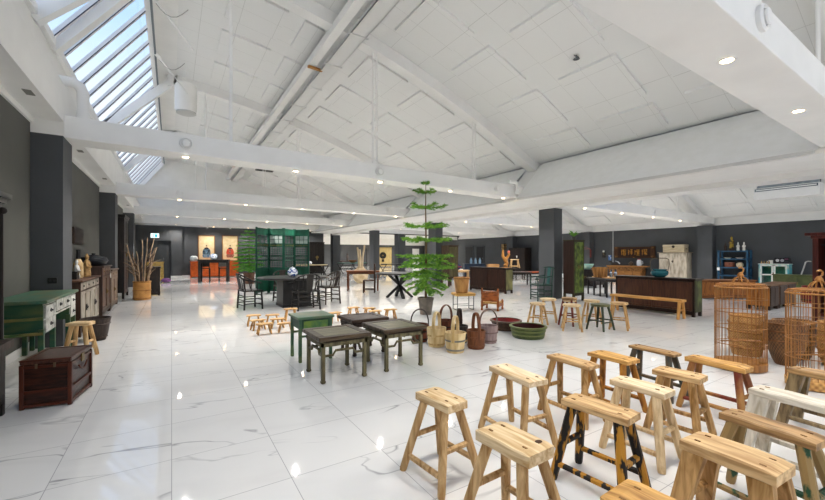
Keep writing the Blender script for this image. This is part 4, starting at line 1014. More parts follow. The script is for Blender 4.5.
for k in range(3):
    a = k*2.1; o = MB().tube([(7.35+.06*cos(a), 16.1+.06*sin(a), .5), (7.35+.11*cos(a), 16.1+.1*sin(a), 1.2), (7.35+.2*cos(a), 16.1+.15*sin(a), 1.75-.1*k)], [.05, .045, .04], 8).build('bamboo_pole', wood('d0bfa2', '9c8766', 'z'), None, smooth=True)
    tag(o, 'thick pale pole standing in the big cream vase', 'pole', group='poles in the cream vase')
t = thing('dining_table', 'black round table on splayed spider legs beside the potted pine', 'table', (5.9, 10.08, 0))
MB().lathe([(.7, .715), (.74, .725), (.74, .748), (.73, .757)], 48).build('tabletop', mat('1b1b1b', '252525', .4), t, smooth=True)
MB().lathe([(.16, .69), (.16, .715), (.1, .715)], 24).build('mounting_plate', BLACK, t)
for a in (158, 76, 258, 336):
    MB().bar((.4*cos(R(a)), .4*sin(R(a)), 0), (-.34*cos(R(a))+.03*sin(R(a)), -.34*sin(R(a)), .715), .075, .075).build('leg', BLACK, t)
def needles(m, a, b, dens, ln, rr):
    """feathery conifer twig from a to b"""
    a, b = Vector(a), Vector(b); d = b-a; L = d.length; d.normalize()
    n = max(3, int(L*dens))
    for i in range(n):
        p = a+d*L*(i+.3)/n; k = ln*(1-.55*i/n)
        for s_ in range(4):
            th = rnd(0, 2*pi); u = Vector((cos(th), sin(th), rnd(-.2, .5))); u = (u-d*u.dot(d)*.5+d*.6).normalized()
            q = p+u*k; w = d.cross(u)
            w = w.normalized()*rr if w.length > 1e-4 else Vector((rr, 0, 0))
            m.add([p-w, p+w, q], [(0, 1, 2)])
FOL = mat('3f7a22', '94c044', .6, (14, 14, 14), .38, .68); FOLD = mat('3f8a2c', '74b040', .6, (9, 9, 9), .35, .7); BARK = wood('7a6248', '554232', 'z', .8)
def pine(label, x, y, tiers, pot, ptop, rz=0, fm=FOL, dens=30, trunk_h=None, kids=7):
    t = thing('potted_pine', label, 'plant', (x, y, 0), rz)
    rp, rb, hp = pot
    MB().lathe([(rb, 0), (rp*.94, hp-.06), (rp, hp-.055), (rp+.006, hp), (rp-.015, hp), (rp-.02, hp-.04), (.001, hp-.04)], 32).build('pot', ptop, t, smooth=True)
    MB().lathe([(rp-.02, hp-.036), (.001, hp-.03)], 24).build('soil', mat('2d221a', '1c1510', .9, (40, 40, 40)), t)
    H = tiers[0][0]
    MB().tube([(0, 0, hp-.05), (.01, 0, H*.5), (0, .005, H*.8), (0, 0, H)], [.028, .022, .014, .006], 8).build('trunk', BARK, t, smooth=True)
    for k, (z, r, n, up) in enumerate(tiers):
        m = MB()
        for i in range(n):
            a = 2*pi*(i+rnd(-.2, .2))/n+k; rr = r*rnd(.82, 1.05)
            pts = [Vector((rr*f*cos(a), rr*f*sin(a), z+up*rr*f*f+rnd(-.01, .01)-.05*rr*sin(pi*f))) for f in (0, .3, .6, .85, 1)]
            m.tube(pts, [.009, .007, .005, .004, .002], 4)
            for q in range(4): needles(m, pts[q], pts[q+1], dens*1.5, .085, .0085)
            nb = max(2, int(kids*rr/.5))
            for j in range(1, nb+1):
                f = .22+.72*j/nb; p = Vector((rr*f*cos(a), rr*f*sin(a), z+up*rr*f*f-.05*rr*sin(pi*f)))
                for s_ in (-1, 1):
                    l = rr*.42*(1-.55*f); e = p+Vector((cos(a+s_*.95), sin(a+s_*.95), rnd(-.35, .2)))*l
                    needles(m, p, e, dens, .075, .0085)
        m.build('branch_whorl', fm, t)
    return t
pine('tall potted pine in a grey pot in the middle of the hall', 4.72, 6.92,
     [(2.87, .07, 4, .3), (2.68, .25, 5, .2), (2.36, .44, 5, .12), (1.93, .52, 6, .1), (1.65, .6, 7, .03), (1.3, .66, 6, .0), (1.24, .6, 5, -.25), (1.1, .68, 6, -.1), (.98, .56, 5, -.3), (.88, .52, 5, -.25), (.76, .5, 5, -.35), (.66, .42, 5, -.4), (.58, .34, 5, -.5)],
     (.175, .125, .37), mat('7a7066', '5c544c', .7, (8, 8, 8)), fm=FOL, dens=28)
pine('bushy dark green potted pine behind the green folding screen', 2.98, 18.6,
     [(2.35, .2, 5, .2), (2.2, .36, 6, .1), (2.05, .42, 7, 0), (1.9, .46, 7, -.1), (1.75, .55, 7, -.05), (1.6, .52, 8, -.2), (1.45, .6, 8, -.1), (1.28, .66, 8, -.15), (1.12, .62, 8, -.2), (.95, .68, 8, -.2), (.82, .6, 8, -.3), (.7, .5, 8, -.3)],
     (.26, .2, .5), mat('6b4a3a', '523628', .6), fm=FOLD, dens=26, kids=6)
# wood topped metal stool with a pail
t = thing('metal_stool', 'thick wood topped stool on thin metal legs behind the buckets', 'stool', (5.9, 7.06, 0), -20)
MB().chb(-.24, .24, -.2, .2, .335, .4, .012).build('seat', wood('d0a258', 'a67a3a', 'x'), t)
for sx in (-1, 1):
    for sy in (-1, 1): MB().box(sx*.2-.008, sx*.2+.008, sy*.16-.008, sy*.16+.008, 0, .335).build('leg', METAL, t)
    MB().box(sx*.2-.007, sx*.2+.007, -.16, .16, .0, .014).build('foot_bar', METAL, t)
MB().box(-.2, .2, -.167, -.153, .1, .114).box(-.2, .2, .153, .167, .1, .114).build('cross_bar', METAL, t)
t = thing('wooden_pail', 'tapered tan wooden pail on the metal legged stool', 'pail', (5.85, 7.06, .4), 10)
MB().lathe([(.135, 0), (.145, .02), (.185, .34), (.19, .37), (.17, .37), (.13, .04), (.001, .04)], 28).build('body', wood('c08c50', '8d5f30', 'z', .5, f=14), t, smooth=True)
MB().ring([(.182, .325), (.195, .33), (.197, .365), (.186, .375)], 28).build('rim', wood('a8743c', '82562a', 'x'), t, smooth=True)
# carved low chair
t = thing('low_chair', 'low carved orange brown chair with turned posts behind the buckets', 'chair', (6.45, 6.65, 0), 30)
OB = wood('a5602c', '6f3a1a', 'z', .4); OBX = mat('a85a28', '5f2f14', .4, (16, 5, 16), .4, .65)
def turned(x, y, h, nm='leg'):
    pr = [(.028, 0), (.03, .03), (.018, .06), (.03, .1), (.026, .17), (.032, .2)]
    if h > .3: pr += [(.02, .24), (.026, .3), (.018, .36), (.028, .4), (.02, .43), (.03, .47), (.018, .51), (.001, .54)]
    else: pr += [(.022, .23), (.001, .245)]
    MB().lathe(pr, 12, x, y).build(nm, OB, t, smooth=True)
for sx in (-1, 1): turned(-.2, sx*.19, .54, 'back_post'); turned(.2, sx*.19, .24, 'leg')
MB().box(-.2, .2, -.19, .19, .16, .2).build('seat', wood('caa066', 'a5793f', 'x'), t)
b = MB().box(-.215, -.185, -.17, .17, .22, .42).build('backrest', OBX, t)
MB().tube([(-.2, -.17, .44), (-.2, .17, .44)], .018, 8).build('top_rail', OB, t, smooth=True)
for q in range(5): MB().ring([(.012, .42), (.02, .43), (.012, .44)], 8, -.2, -.14+.07*q).build('bead', OB, b)
for sx in (-1, 1): MB().box(-.2, .2, sx*.19-.014, sx*.19+.014, .09, .15).build('side_rail', OBX, t)
MB().ball((0, .0, .33), .13, 16, .9, 1.15, .95).build('drum_back', OBX, t, smooth=True)
# sideboard group
SB = wood('2a1811', '1a0f0a', 'z', .4); SBP = wood('382016', '25150e', 'z', .4); OLC = mat('6d6a3e', '45432a', .5, (6, 6, 3))
t = cabinet('sideboard', 'dark brown sideboard with an olive end, standing before the big square column', 'sideboard', 9.6, 10.0, -90, 1.8, .34, .86, SB, SBP, 2, 0, leg=.1, medal=())
MB().box(.885, .905, -.14, .16, .12, .8).build('end_panel', OLC, t)
cabinet('cabinet', 'brown olive cabinet on tall legs in front of the column behind the pine', 'cabinet', 9.82, 12.62, 0, .5, .5, 1.7, wood('4a3826', '2f2418', 'z'), wood('6a6040', '4a4430', 'z'), 2, 0, leg=.38, panels=2, medal=None)
MG = mat('66782f', '2c381a', .5, (9, 9, 6), .42, .64)
t = cabinet('tall_cabinet', 'narrow tall cabinet with mossy green doors and dark brown sides beside the big column', 'cabinet', 9.74, 6.76, 0, .47, .34, 1.73, wood('2a2416', '353018', 'z'), MG, 2, 0, leg=.2, panels=4, oh=.015, sm=wood('20120d', '2f1c14', 'z', .4))
t = thing('leafy_plant', 'small leafy plant on top of the tall green ended cabinet', 'plant', (9.8, 6.8, 1.73))
MB().lathe([(.05, 0), (.07, .1), (.06, .1)], 18).build('pot', mat('4a4a44'), t, smooth=True)
m = MB()
for i in range(26):
    a = rnd(0, 6.3); e = Vector((cos(a)*rnd(.08, .2), sin(a)*rnd(.08, .2), rnd(.08, .2))); w = Vector((-sin(a), cos(a), 0))*.025
    p = Vector((0, 0, .09)); m.add([p, p+e*.5+w+Vector((0, 0, .03)), p+e, p+e*.5-w+Vector((0, 0, .03))], [(0, 1, 2, 3)])
m.build('foliage', mat('5d9a35', '7cb548', .5), t)
# green armchair
t = thing('armchair', 'dark green painted armchair with a yoke back beside the big square column', 'armchair', (8.97, 7.28, 0), 62)
GA = mat('0f2820', '183a2f', .45, (6, 6, 6), .4, .65); TL_ = mat('235a55', '1c4a48', .5)   # faces +y
MB().chb(-.28, .28, -.23, .23, .43, .465).build('seat', GA, t)
for sx in (-1, 1):
    MB().tube([(sx*.26, .2, 0), (sx*.26, .2, .66)], .018, 8).build('leg', GA, t, smooth=True); MB().tube([(sx*.26, -.2, 0), (sx*.26, -.2, .46), (sx*.25, -.24, .93)], .018, 8).build('leg', GA, t, smooth=True)
    MB().tube([(sx*.26, .21, .66), (sx*.265, 0, .67), (sx*.255, -.215, .7)], .016, 8).build('armrest', GA, t, smooth=True)
    for z in (.12, .28): MB().box(sx*.26-.012, sx*.26+.012, -.2, .2, z, z+.028).build('stretcher', GA, t)
    MB().tube([(sx*.27, .05, .46), (sx*.28, .03, .57), (sx*.265, .0, .67)], .012, 6).build('spindle', GA, t)
for yy in (-.2, .2):
    for z in (.08, .22): MB().box(-.26, .26, yy-.012, yy+.012, z, z+.028).build('cross_stretcher', GA, t)
MB().tube([(-.34, -.24, .93), (-.2, -.245, .945), (0, -.25, .96), (.2, -.245, .945), (.34, -.24, .93)], .02, 8).build('top_rail', GA, t, smooth=True)
MB().hexa([(-.08, -.215, .46), (.08, -.215, .46), (.08, -.2, .46), (-.08, -.2, .46), (-.085, -.255, .94), (.085, -.255, .94), (.085, -.24, .94), (-.085, -.24, .94)]).build('splat', TL_, t)
# behind the sideboard
plain_table('dark work table covered in carved pieces behind the brown sideboard', 14.4, 14.6, -32, 2.1, .7, .62, DKW, DKB)
cabinet('chest', 'dark navy chest standing behind the brown sideboard', 'chest', 14.2, 16.1, -30, 1.1, .55, .82, mat('1c2838', '243348', .5), None, 2, 0)
t = thing('wooden_crate', 'pale wooden crate on the dark work table', 'crate', (14.2, 14.6, .62), -30)
MB().box(-.28, .28, -.18, .18, 0, .02).build('bottom', PINE, t)
for sy in (-1, 1):
    for z in (.02, .12): MB().box(-.28, .28, sy*.18-.012, sy*.18+.012, z, z+.085).build('slat', wood('b58a58', '8a6238', 'x'), t)
for sx in (-1, 1): MB().box(sx*.28-.012, sx*.28+.012, -.18, .18, .02, .205).build('end_board', wood('b58a58', '8a6238', 'x'), t)
t = thing('driftwood_sculpture', 'twisted driftwood sculpture with a reddish ball on the dark work table', 'sculpture', (14.75, 14.25, .622))
DW = wood('b5803f', '7a4f24', 'z')
MB().lathe([(.2, 0), (.19, .04), (.05, .06)], 18).build('base', DW, t)
MB().tube([(0, 0, .1), (.1, 0, .25), (-.02, 0, .45), (-.13, .05, .62), (-.16, .0, .95)], [.12, .1, .1, .08, .05], 9).build('trunk', DW, t, smooth=True)
MB().tube([(0, 0, .4), (.14, 0, .55), (.18, -.1, .72), (.22, 0, .8)], [.09, .07, .06, .05], 8).build('limb', DW, t, smooth=True)
MB().ball((.2, -.05, .84), .07, 12).build('ball', mat('c4654f', '9c4a38', .5), t, smooth=True)
bench('pale bench stool set up on the dark work table', 15.12, 13.95, .42, .2, .46, PINE, PINEZ, 58, name='wooden_stool').location.z = .623
for k in range(3):
    t = thing('glass_jar', ('blue glass jar on the navy chest, beside the pale crate', 'blue glass jar on the navy chest, in the middle of three', 'blue glass jar on the navy chest, at the column end')[k], 'jar', (14.1+.2*k, 16.2-.14*k, .82), 0, 'blue glass jars on the navy chest')
    MB().lathe([(.06, 0), (.07, .03), (.07, .2), (.035, .26), (.04, .3), (.03, .3)], 18).build('body', mat('9ab4c6', '7d9bb2', .15), t, smooth=True); MB().lathe([(.042, .3), (.042, .33), (.001, .335)], 14).build('stopper', mat('5a6a78', rough=.4), t)
plain_table('low pale bench table by the pine, holding a dark blue bundle', 13.0, 16.0, -30, 1.2, .5, .5, PINE, PINEZ)
t = thing('fabric_bundle', 'dark blue fabric bundle with a red trim on the low pale table', 'bundle', (12.95, 16.0, .507))
MB().ball((0, 0, .16), .22, 16, 1.1, .9, .75).build('cloth', mat('1e2a4a', '2a3a60', .8, (9, 9, 9), bump=.3), t, smooth=True); MB().tube([(.245*cos(i*pi/10), .2*sin(i*pi/10), .16) for i in range(21)], .02, 6).build('trim', mat('9a2f2a', rough=.8), t)
plain_table('dark low table past the end of the brown sideboard', 12.6, 11.4, -32, 1.0, .55, .58, DKW, DKB)
plain_table('orange topped low table in front of the black wardrobe', 16.2, 13.7, -32, 1.1, .5, .42, mat('b5562a', '8f3f1e', .4), DKW)
cabinet('wardrobe', 'black wardrobe with a white tag against the dark wall, beyond the orange low table', 'wardrobe', 20.3, 18.25, -90, 1.45, .6, 1.8, DKB, wood('2a201c', '1b1614', 'z'), 2, 0, leg=.12, medal=(.06, 1.2, mat('e8e8e4')))
t = thing('lantern', 'lattice lantern hung high near the second dark doorway', 'lantern', (20.6, 20.0, 1.7))
m = MB()
for sx in (-1, 1):
    for sy in (-1, 1): m.box(sx*.17-.012, sx*.17+.012, sy*.17-.012, sy*.17+.012, 0, .4)
for z in (0, .13, .27, .39): m.box(-.17, .17, -.18, -.16, z, z+.02).box(-.17, .17, .16, .18, z, z+.02).box(-.18, -.16, -.17, .17, z, z+.02).box(.16, .18, -.17, .17, z, z+.02)
m.build('lattice', DKB, t); MB().box(-.14, .14, -.14, .14, .03, .38).build('paper', mat('c7a870', '6d4a2c', .7, (8, 8, 8)), t)
MB().tube([(0, 0, .4), (0, 0, .62), (.28, 0, .66)], .01, 6).build('bracket', BLACK, t)

# ---------------------------------------------------------------- side hall
LS = wood('271811', '1b110c', 'z', .4); LSP = wood('4f3020', '38221a', 'z', .45)
t = cabinet('sideboard', 'long dark panelled sideboard behind the long tan bench', 'sideboard', 9.38, 4.4, -90, 1.66, .36, .8, LS, LSP, 2, 0, leg=.09, oh=.03, medal=())
MB().box(.818, .838, -.16, .17, .1, .75).build('end_panel', mat('3a3a20', '5f6a38', .5, (5, 5, 4), .5, .7), t)
bench('long low tan bench standing in front of the dark panelled sideboard', 8.72, 4.3, 1.48, .2, .4, wood('d3a05c', 'ad7a3e'), wood('c08d4c', '98682f', 'z'), 0, None, 'bench', .028, (.06, -.0), .05, True, cat='bench', rail=False)
for o in list(C.objects)[-14:]: pass
t = thing('kettle', 'round teal pot with a tall bamboo hoop handle on the dark panelled sideboard', 'pot', (9.4, 4.33, .8))
TE = mat('2f6f78', '1f5560', .25, (8, 8, 8))
MB().lathe([(.09, 0), (.16, .05), (.175, .1), (.15, .145), (.13, .15), (.155, .175), (.15, .178), (.12, .15), (.001, .149)], 28).build('body', TE, t, smooth=True)
MB().tube([(0, .16, .12), (0, .2, .2), (0, .205, .34), (0, .16, .41), (0, .0, .43), (0, -.13, .43), (0, -.19, .4), (0, -.2, .3), (0, -.17, .12)], .009, 7).build('handle', wood('6a6252', '4f463a', 'z'), t, smooth=True)
for s_ in (-1, 1): MB().ball((0, s_*.165, .12), .022, 8).build('lug', TE, t, smooth=True)
plain_table('black low table with many legs carrying tan boards behind the round stools', 11.75, 7.0, 60, 1.25, .7, .56, DKB, DKB, .04, .05, 4)
MB()
for k in range(4):
    o = MB().box(-.06, .06, -.02, .02, 0, .34).build('wood_board', wood('a8783f', '744a22', 'z')); o.rotation_euler = (R(-14), R(-9+6*k), R(-32)); o.location = (11.66+.03*k, 7.28-.085*k, .575)
    tag(o, ('rough brown board leaning on the black low table, at the green cabinet end', 'rough brown board leaning on the black low table, second from the green cabinet', 'rough brown board leaning on the black low table, third from the green cabinet', 'rough brown board leaning on the black low table, next to the silver vases')[k], 'board', group='boards leaning on the black low table')
o = MB().chb(-.5, .5, -.2, .2, 0, .03).build('timber_slab', wood('d5a970', 'b08048', 'x')); tag(o, 'tan timber slab lying along the black low table', 'slab', (11.95, 7.12, .56), 60)
for k in range(2):
    t = thing('silver_vase', ('slim silver vase on the black low table next to the boards', 'slim silver vase on the black low table, farther from the boards')[k], 'vase', (11.8+.03*k, 6.86-.125*k, .56), 0, 'silver vases on the black low table')
    MB().lathe([(.05, 0), (.055, .03), (.045, .12), (.05, .17), (.03, .2)], 18).build('body', mat('b9bec4', rough=.2, metal=.9), t, smooth=True); MB().lathe([(.03, .2), (.028, .25), (.045, .28), (.038, .28)], 16).build('neck', mat('8d9298', rough=.2, metal=.9), t, smooth=True)
cabinet('chest', 'black chest behind the green ended cabinet, carrying a pale teal bowl', 'chest', 14.3, 9.2, -90, .9, .6, .72, DKB, DKB, 2, 0)
t = thing('bowl', 'pale teal bowl on the black chest', 'bowl', (14.2, 9.25, .72))
MB().lathe([(.1, 0), (.2, .1), (.26, .22), (.24, .22), (.18, .1), (.001, .04)], 26).build('body', mat('7fb5b0', 'b5c9b0', .4, (6, 6, 6)), t, smooth=True); MB().lathe([(.11, 0), (.11, .02), (.09, .02)], 20).build('foot', mat('5f8f8a', rough=.4), t)
# right wall pieces
t = thing('hanging_ornament', 'pair of dark red hanging strips strung on the pilaster', 'ornament', (20.48, 13.4, 1.0), -90)
for sx in (-1, 1): MB().box(sx*.28-.05, sx*.28+.05, -.02, .0, .15, .62).build('strip', mat('5a2722', '6f332c', .7), t)
MB().tube([(-.28, -.01, .62), (0, -.01, .78), (.28, -.01, .62)], .008, 5).build('string', mat('9a4a40'), t); MB().tube([(-.28, -.01, .64), (.28, -.01, .66)], .01, 5).build('bar', mat('9a4a40'), t)
t = thing('wall_ornament', 'small black wall ornament with a round white top', 'ornament', (20.88, 12.55, 1.15), -90)
MB().chb(-.09, .09, -.05, .0, .0, .3).build('back', mat('2b2724', '8d7a5a', .6, (9, 9, 9), .5, .7), t); MB().ball((0, -.05, .36), .06, 12).build('globe', mat('f0eee4', rough=.4), t, smooth=True)  # plain white ball on a dark back plate
t = thing('wall_plaque', 'small blue and white ornament on the wall beside the carved sign board', 'ornament', (20.88, 12.2, 1.0), -90)
MB().chb(-.08, .08, -.03, .0, .0, .3).build('plate', mat('3f6fae', 'c9d2e0', .4, (9, 9, 9), .5, .7), t); MB().tube([(0, -.01, .3), (0, -.01, .42)], .006, 5).build('string', BLACK, t)
# carved sign board with four gilt characters
t = thing('sign_board', 'dark carved sign board with four gilt characters on the charcoal wall', 'sign', (20.88, 10.86, 1.15), -90)
m = MB().chb(-.95, .95, -.06, .01, .03, .55, .01); m.build('board', wood('2b1a12', '3f281a', 'x'), t)
CV = mat('8d6230', '4a2f18', .5, (16, 16, 16), .4, .62)
MB().box(-.86, .86, -.075, -.05, .5, .58).box(-.86, .86, -.075, -.05, 0, .08).build('moulding', wood('3a2418', '54361f', 'x'), t)
for sx in (-1, 1):
    e = MB().box(sx*.95-.1, sx*.95+.1, -.09, .01, 0, .6).build('end_carving', wood('3a2418', '5f3f22', 'z'), t)
    for z in (.06, .54): MB().ball((sx*.95, -.08, z), .075, 10, 1.1, .5, .8).build('scroll', CV, e, smooth=True)
GILT = mat('d79a3a', 'b3782a', .35, (20, 20, 20), metal=.3)
GLY = [[(-1, .8, 1, .8), (-.8, .3, -.8, -.9), (-1, .3, -.55, .5), (0, 1, 0, .3), (-.3, .3, .9, .3), (-.2, -.1, .8, -.1), (-.2, -.1, -.2, -.9), (.8, -.1, .8, -.9), (-.2, -.5, .8, -.5), (-.2, -.9, .8, -.9)],
       [(-.9, .9, -.4, .2), (-.4, .6, -.9, 0), (-.9, 0, -.4, -.2), (-.65, 0, -.65, -.9), (0, .9, .9, .9), (.45, .9, .45, -.9), (0, .4, .9, .4), (0, 0, .9, 0), (.1, -.4, .9, -.4)],
       [(-.9, .8, -.9, -.9), (-.9, .2, -.5, .4), (-.3, .8, .9, .8), (-.1, .8, -.1, .3), (.6, .8, .6, .3), (-.3, .3, .9, .3), (-.2, 0, .8, 0), (-.2, -.4, .8, -.4), (.3, .3, .3, -.9), (-.3, -.9, .9, -.9)],
       [(-.8, .9, -.8, -.9), (-1, .4, -.5, .4), (-.3, .9, .2, .9), (-.3, .5, .2, .5), (.5, .9, 1, .9), (.5, .5, 1, .5), (-.3, .1, 1, .1), (.3, .1, .3, -.9), (-.2, -.4, .9, -.4), (.9, -.4, .9, -.9)]]
for k, g in enumerate(GLY):
    m = MB(); cx = -.54+.36*k
    for x0, z0, x1, z1 in g: m.bar((cx+x0*.13, -.068, .29+z0*.16), (cx+x1*.13, -.068, .29+z1*.16), .016, .032)
    m.build('gilt_character', GILT, t)
MB().lathe([(.03, 0), (.03, .03)], 10, .0, -.07).build('stud', GILT, t)
# altar table
t = thing('altar_table', 'carved tan altar table under the sign board', 'table', (20.45, 11.0, 0), -90)
AT = mat('96652f', '4f3016', .5, (14, 14, 14), .38, .66); ATX = wood('b07c42', '86582c', 'x')
MB().chb(-1.0, 1.0, -.28, .28, .68, .74, .008).build('tabletop', ATX, t)
MB().box(-.8, .8, -.24, .24, .12, .68).build('carcass', AT, t)
for i in range(4): 
    d_ = MB().box(-.78+.395*i, -.42+.395*i, -.258, -.24, .48, .64).build('drawer', AT, t); MB().ball((-.6+.395*i, -.265, .56), .018, 8).build('knob', BRASS, d_)
    MB().box(-.78+.395*i, -.42+.395*i, -.256, -.24, .15, .46).build('carved_panel', ATX, t)
for sx in (-1, 1): MB().prism([(sx*.8, .68), (sx*.97, .68), (sx*.97, .62), (sx*.86, .5), (sx*.86, .3), (sx*.8, .25)], -.25, -.22, 'y').build('bracket', AT, t); MB().box(sx*.8-.04, sx*.8+.04, -.25, .25, 0, .2).build('foot', AT, t)
t = thing('jug', 'white jug with a blue band and red lid on the altar table', 'jug', (20.35, 10.35, .74))
MB().lathe([(.09, 0), (.11, .04), (.11, .24), (.07, .3), (.08, .32)], 20).build('body', mat('dfe4ea', '8fa8c8', .3, (6, 6, 6), .5, .7), t, smooth=True); MB().lathe([(.082, .32), (.07, .36), (.001, .37)], 16).build('lid', mat('b03a34'), t, smooth=True); MB().tube([(0, -.1, .08), (0, -.19, .13), (0, -.17, .24), (0, -.08, .27)], .014, 6).build('handle', mat('dfe4ea'), t)
jar('small brown glazed jar on the altar table next to the jug', 20.35, 10.75, .74, .9, True, mat('3f332a', '5a483a', .3))
t = thing('carving', 'low dark carving with a pale horn at the end of the altar table', 'carving', (20.35, 11.65, .756), 90)
MB().ball((0, 0, .07), .12, 12, 2.2, .8, .7).build('body', mat('2a2624', '3c3632', .5), t, smooth=True); MB().tube([(-.3, 0, .08), (-.2, 0, .18), (-.05, 0, .22)], [.03, .025, .01], 7).build('horn', mat('d8dade', rough=.4), t, smooth=True); MB().tube([(.1, 0, .1), (.22, 0, .2), (.3, 0, .18)], [.05, .04, .02], 7).build('neck', mat('2a2624'), t, smooth=True)
WW = mat('c9bfae', '968a78', .6, (9, 9, 2.5), .4, .68); 
cabinet('cabinet', 'whitewashed two door wardrobe against the charcoal wall', 'wardrobe', 20.6, 8.8, -90, 1.2, .5, 1.43, WW, WW, 2, 0, leg=.15, crown=False, panels=1, oh=.06, top=wood('8a7d6a', 'a89b86', 'x'), medal=(.04, 1.0, mat('4a4038')))
t = thing('chest', 'pale wooden chest with a dark round lock on top of the whitewashed wardrobe', 'chest', (20.6, 8.78, 1.43), -90)
MB().chb(-.46, .46, -.22, .22, 0, .26).build('body', wood('d5c6a6', 'b5a482', 'x'), t); MB().chb(-.47, .47, -.23, .23, .265, .37).build('lid', wood('dccfb2', 'c0b090', 'x'), t)
k = MB().lathe([(.065, 0), (.065, .012), (.001, .015)], 18); k.v = [(u, -.225-r, .27+v) for u, v, r in k.v]; k.build('lock_plate', mat('3a2c24'), t); MB().box(.455, .475, -.08, .08, .14, .18).build('side_handle', mat('5a4a3a'), t)
# blue shelf
t = thing('shelf_unit', 'blue painted open shelf unit against the charcoal wall', 'shelf', (20.62, 6.5, 0), -90)
BL = mat('234a6a', '2f6080', .5, (5, 5, 5)); 
for sx in (-1, 1):
    for sy in (-1, 1): MB().box(sx*.5-.03, sx*.5+.03, sy*.2-.03, sy*.2+.03, 0, 1.5).build('post', BL, t)
    for z in (.38, .73, 1.1): MB().box(sx*.5-.01, sx*.5+.01, -.2, .2, z+.06, z+.09).build('side_rail', BL, t)
for z in (.03, .38, .73, 1.1, 1.44): MB().box(-.53, .53, -.23, .23, z, z+.045).build('shelf', BL, t)
WF = mat('e2e0da', 'c8c5bc', .35)
figurine('white porcelain figure on the blue shelf unit, closer to the yellow figure', 20.5, 6.34, 1.488, .85, WF, WF, -90)
figurine('white porcelain figure on the blue shelf unit, at the outer corner', 20.5, 6.14, 1.488, .85, WF, WF, -90)
figurine('tall yellow and dark painted figure on top of the blue shelf unit', 20.55, 6.58, 1.488, 1.35, mat('a08426', '33271c', .5, (5, 5, 6), .45, .55), mat('5a4028', rough=.5), -90, base=DKW)
figurine('small dark figure on top of the blue shelf unit beside the tall yellow one', 20.55, 6.8, 1.488, .8, mat('3a2a22', '54402f', .5), mat('3a2a22'), -90)
t = thing('wooden_box', 'brown round box on the middle shelf of the blue unit', 'box', (20.55, 6.65, .778)); MB().lathe([(.17, 0), (.18, .02), (.18, .16), (.17, .16)], 22).build('body', wood('7a4a38', '5a3428', 'x'), t); MB().lathe([(.185, .16), (.18, .2), (.001, .21)], 22).build('lid', wood('8a5a44', '6a4030', 'x'), t)
jar('cream round jar on the middle shelf of the blue unit', 20.5, 6.28, .778, .95, False, mat('d8cbb0', 'bda888', .4))
for k, (a, b) in enumerate(((6.7, 'stack of pale dishes on the upper shelf of the blue unit, deeper end'), (6.28, 'row of small pale dishes on the upper shelf of the blue unit, outer end'))):
    t = thing('dish', ('pale dish on the upper shelf of the blue unit near the tall figure', 'pale dish on the upper shelf of the blue unit under the white figures')[k], 'dish', (20.5, a, 1.148)); MB().lathe([(.08, 0), (.15, .05), (.14, .05), (.001, .015)], 22).build('bowl', mat('cfc9bd', 'b0a48e', .4), t, smooth=True); MB().lathe([(.085, 0), (.085, .015), (.07, .015)], 16).build('foot', mat('b0a48e'), t)
t = thing('paper_tag', 'white paper tag hung on the post of the blue shelf unit', 'tag', (20.36, 6.99, .62), -90); MB().box(-.05, .05, -.006, 0, 0, .13).build('card', mat('efefec'), t); MB().tube([(0, -.003, .13), (0, -.003, .2)], .004, 5).build('string', mat('c9c2b0'), t)
# turquoise glazed cabinet
t = thing('display_cabinet', 'turquoise glazed cabinet with white worn door frames against the wall', 'cabinet', (20.6, 5.18, 0), -90)
TQ = mat('4fa8b5', 'c9cdb0', .5, (7, 7, 4), .5, .7); WFm = mat('dfe4de', 'a5cfc8', .5, (7, 7, 7), .5, .7); GI = mat('3f9a7c', '5ab597', .6)
MB().box(-.43, .43, .2, .22, .12, .92).build('back_panel', GI, t)
for sx in (-1, 1): MB().box(sx*.43-.02, sx*.43+.02, -.22, .22, .06, .92).build('side_panel', TQ, t); MB().box(sx*.4-.03, sx*.4+.03, -.2, .2, 0, .07).build('foot', TQ, t)
for z in (.1, .48): MB().box(-.41, .41, -.19, .2, z, z+.03).build('shelf', GI, t)
MB().chb(-.47, .47, -.25, .22, .92, .95).build('top', WFm, t)
for sx in (-1, 1):
    a, b = (-.41, -.005) if sx < 0 else (.005, .41)
    m = MB()
    for p, q, r, s_ in ((a, a+.055, .1, .91), (b-.055, b, .1, .91), (a, b, .1, .16), (a, b, .85, .91), (a, b, .48, .53)): m.box(p, q, -.225, -.195, r, s_)
    d_ = m.build('door', WFm, t); MB().box(a+.05, b-.05, -.212, -.208, .15, .86).build('glass_pane', GLASS, d_); MB().box((b if sx < 0 else a)-.012, (b if sx < 0 else a)+.012, -.24, -.225, .52, .6).build('latch', mat('6a5038'), d_)
t = thing('radio', 'black radio with round dials on the turquoise cabinet', 'radio', (20.62, 4.97, .95), -90)
MB().chb(-.22, .22, -.1, .1, 0, .25, .01).build('case', mat('1a1a1f', '26262c', .4), t)
for q, c in ((-.12, 'c9c9c9'), (.02, '9a9aa2')):
    k = MB().lathe([(.055, 0), (.05, .015), (.001, .02)], 18); k.v = [(q+u, -.1-r, .13+v) for u, v, r in k.v]; k.build('dial', mat(c, rough=.3), t)
MB().box(.09, .2, -.108, -.1, .16, .21).build('display', mat('6d3f5a', rough=.3), t); MB().box(.09, .2, -.108, -.1, .05, .12).build('speaker_grille', mat('3a3a40'), t)
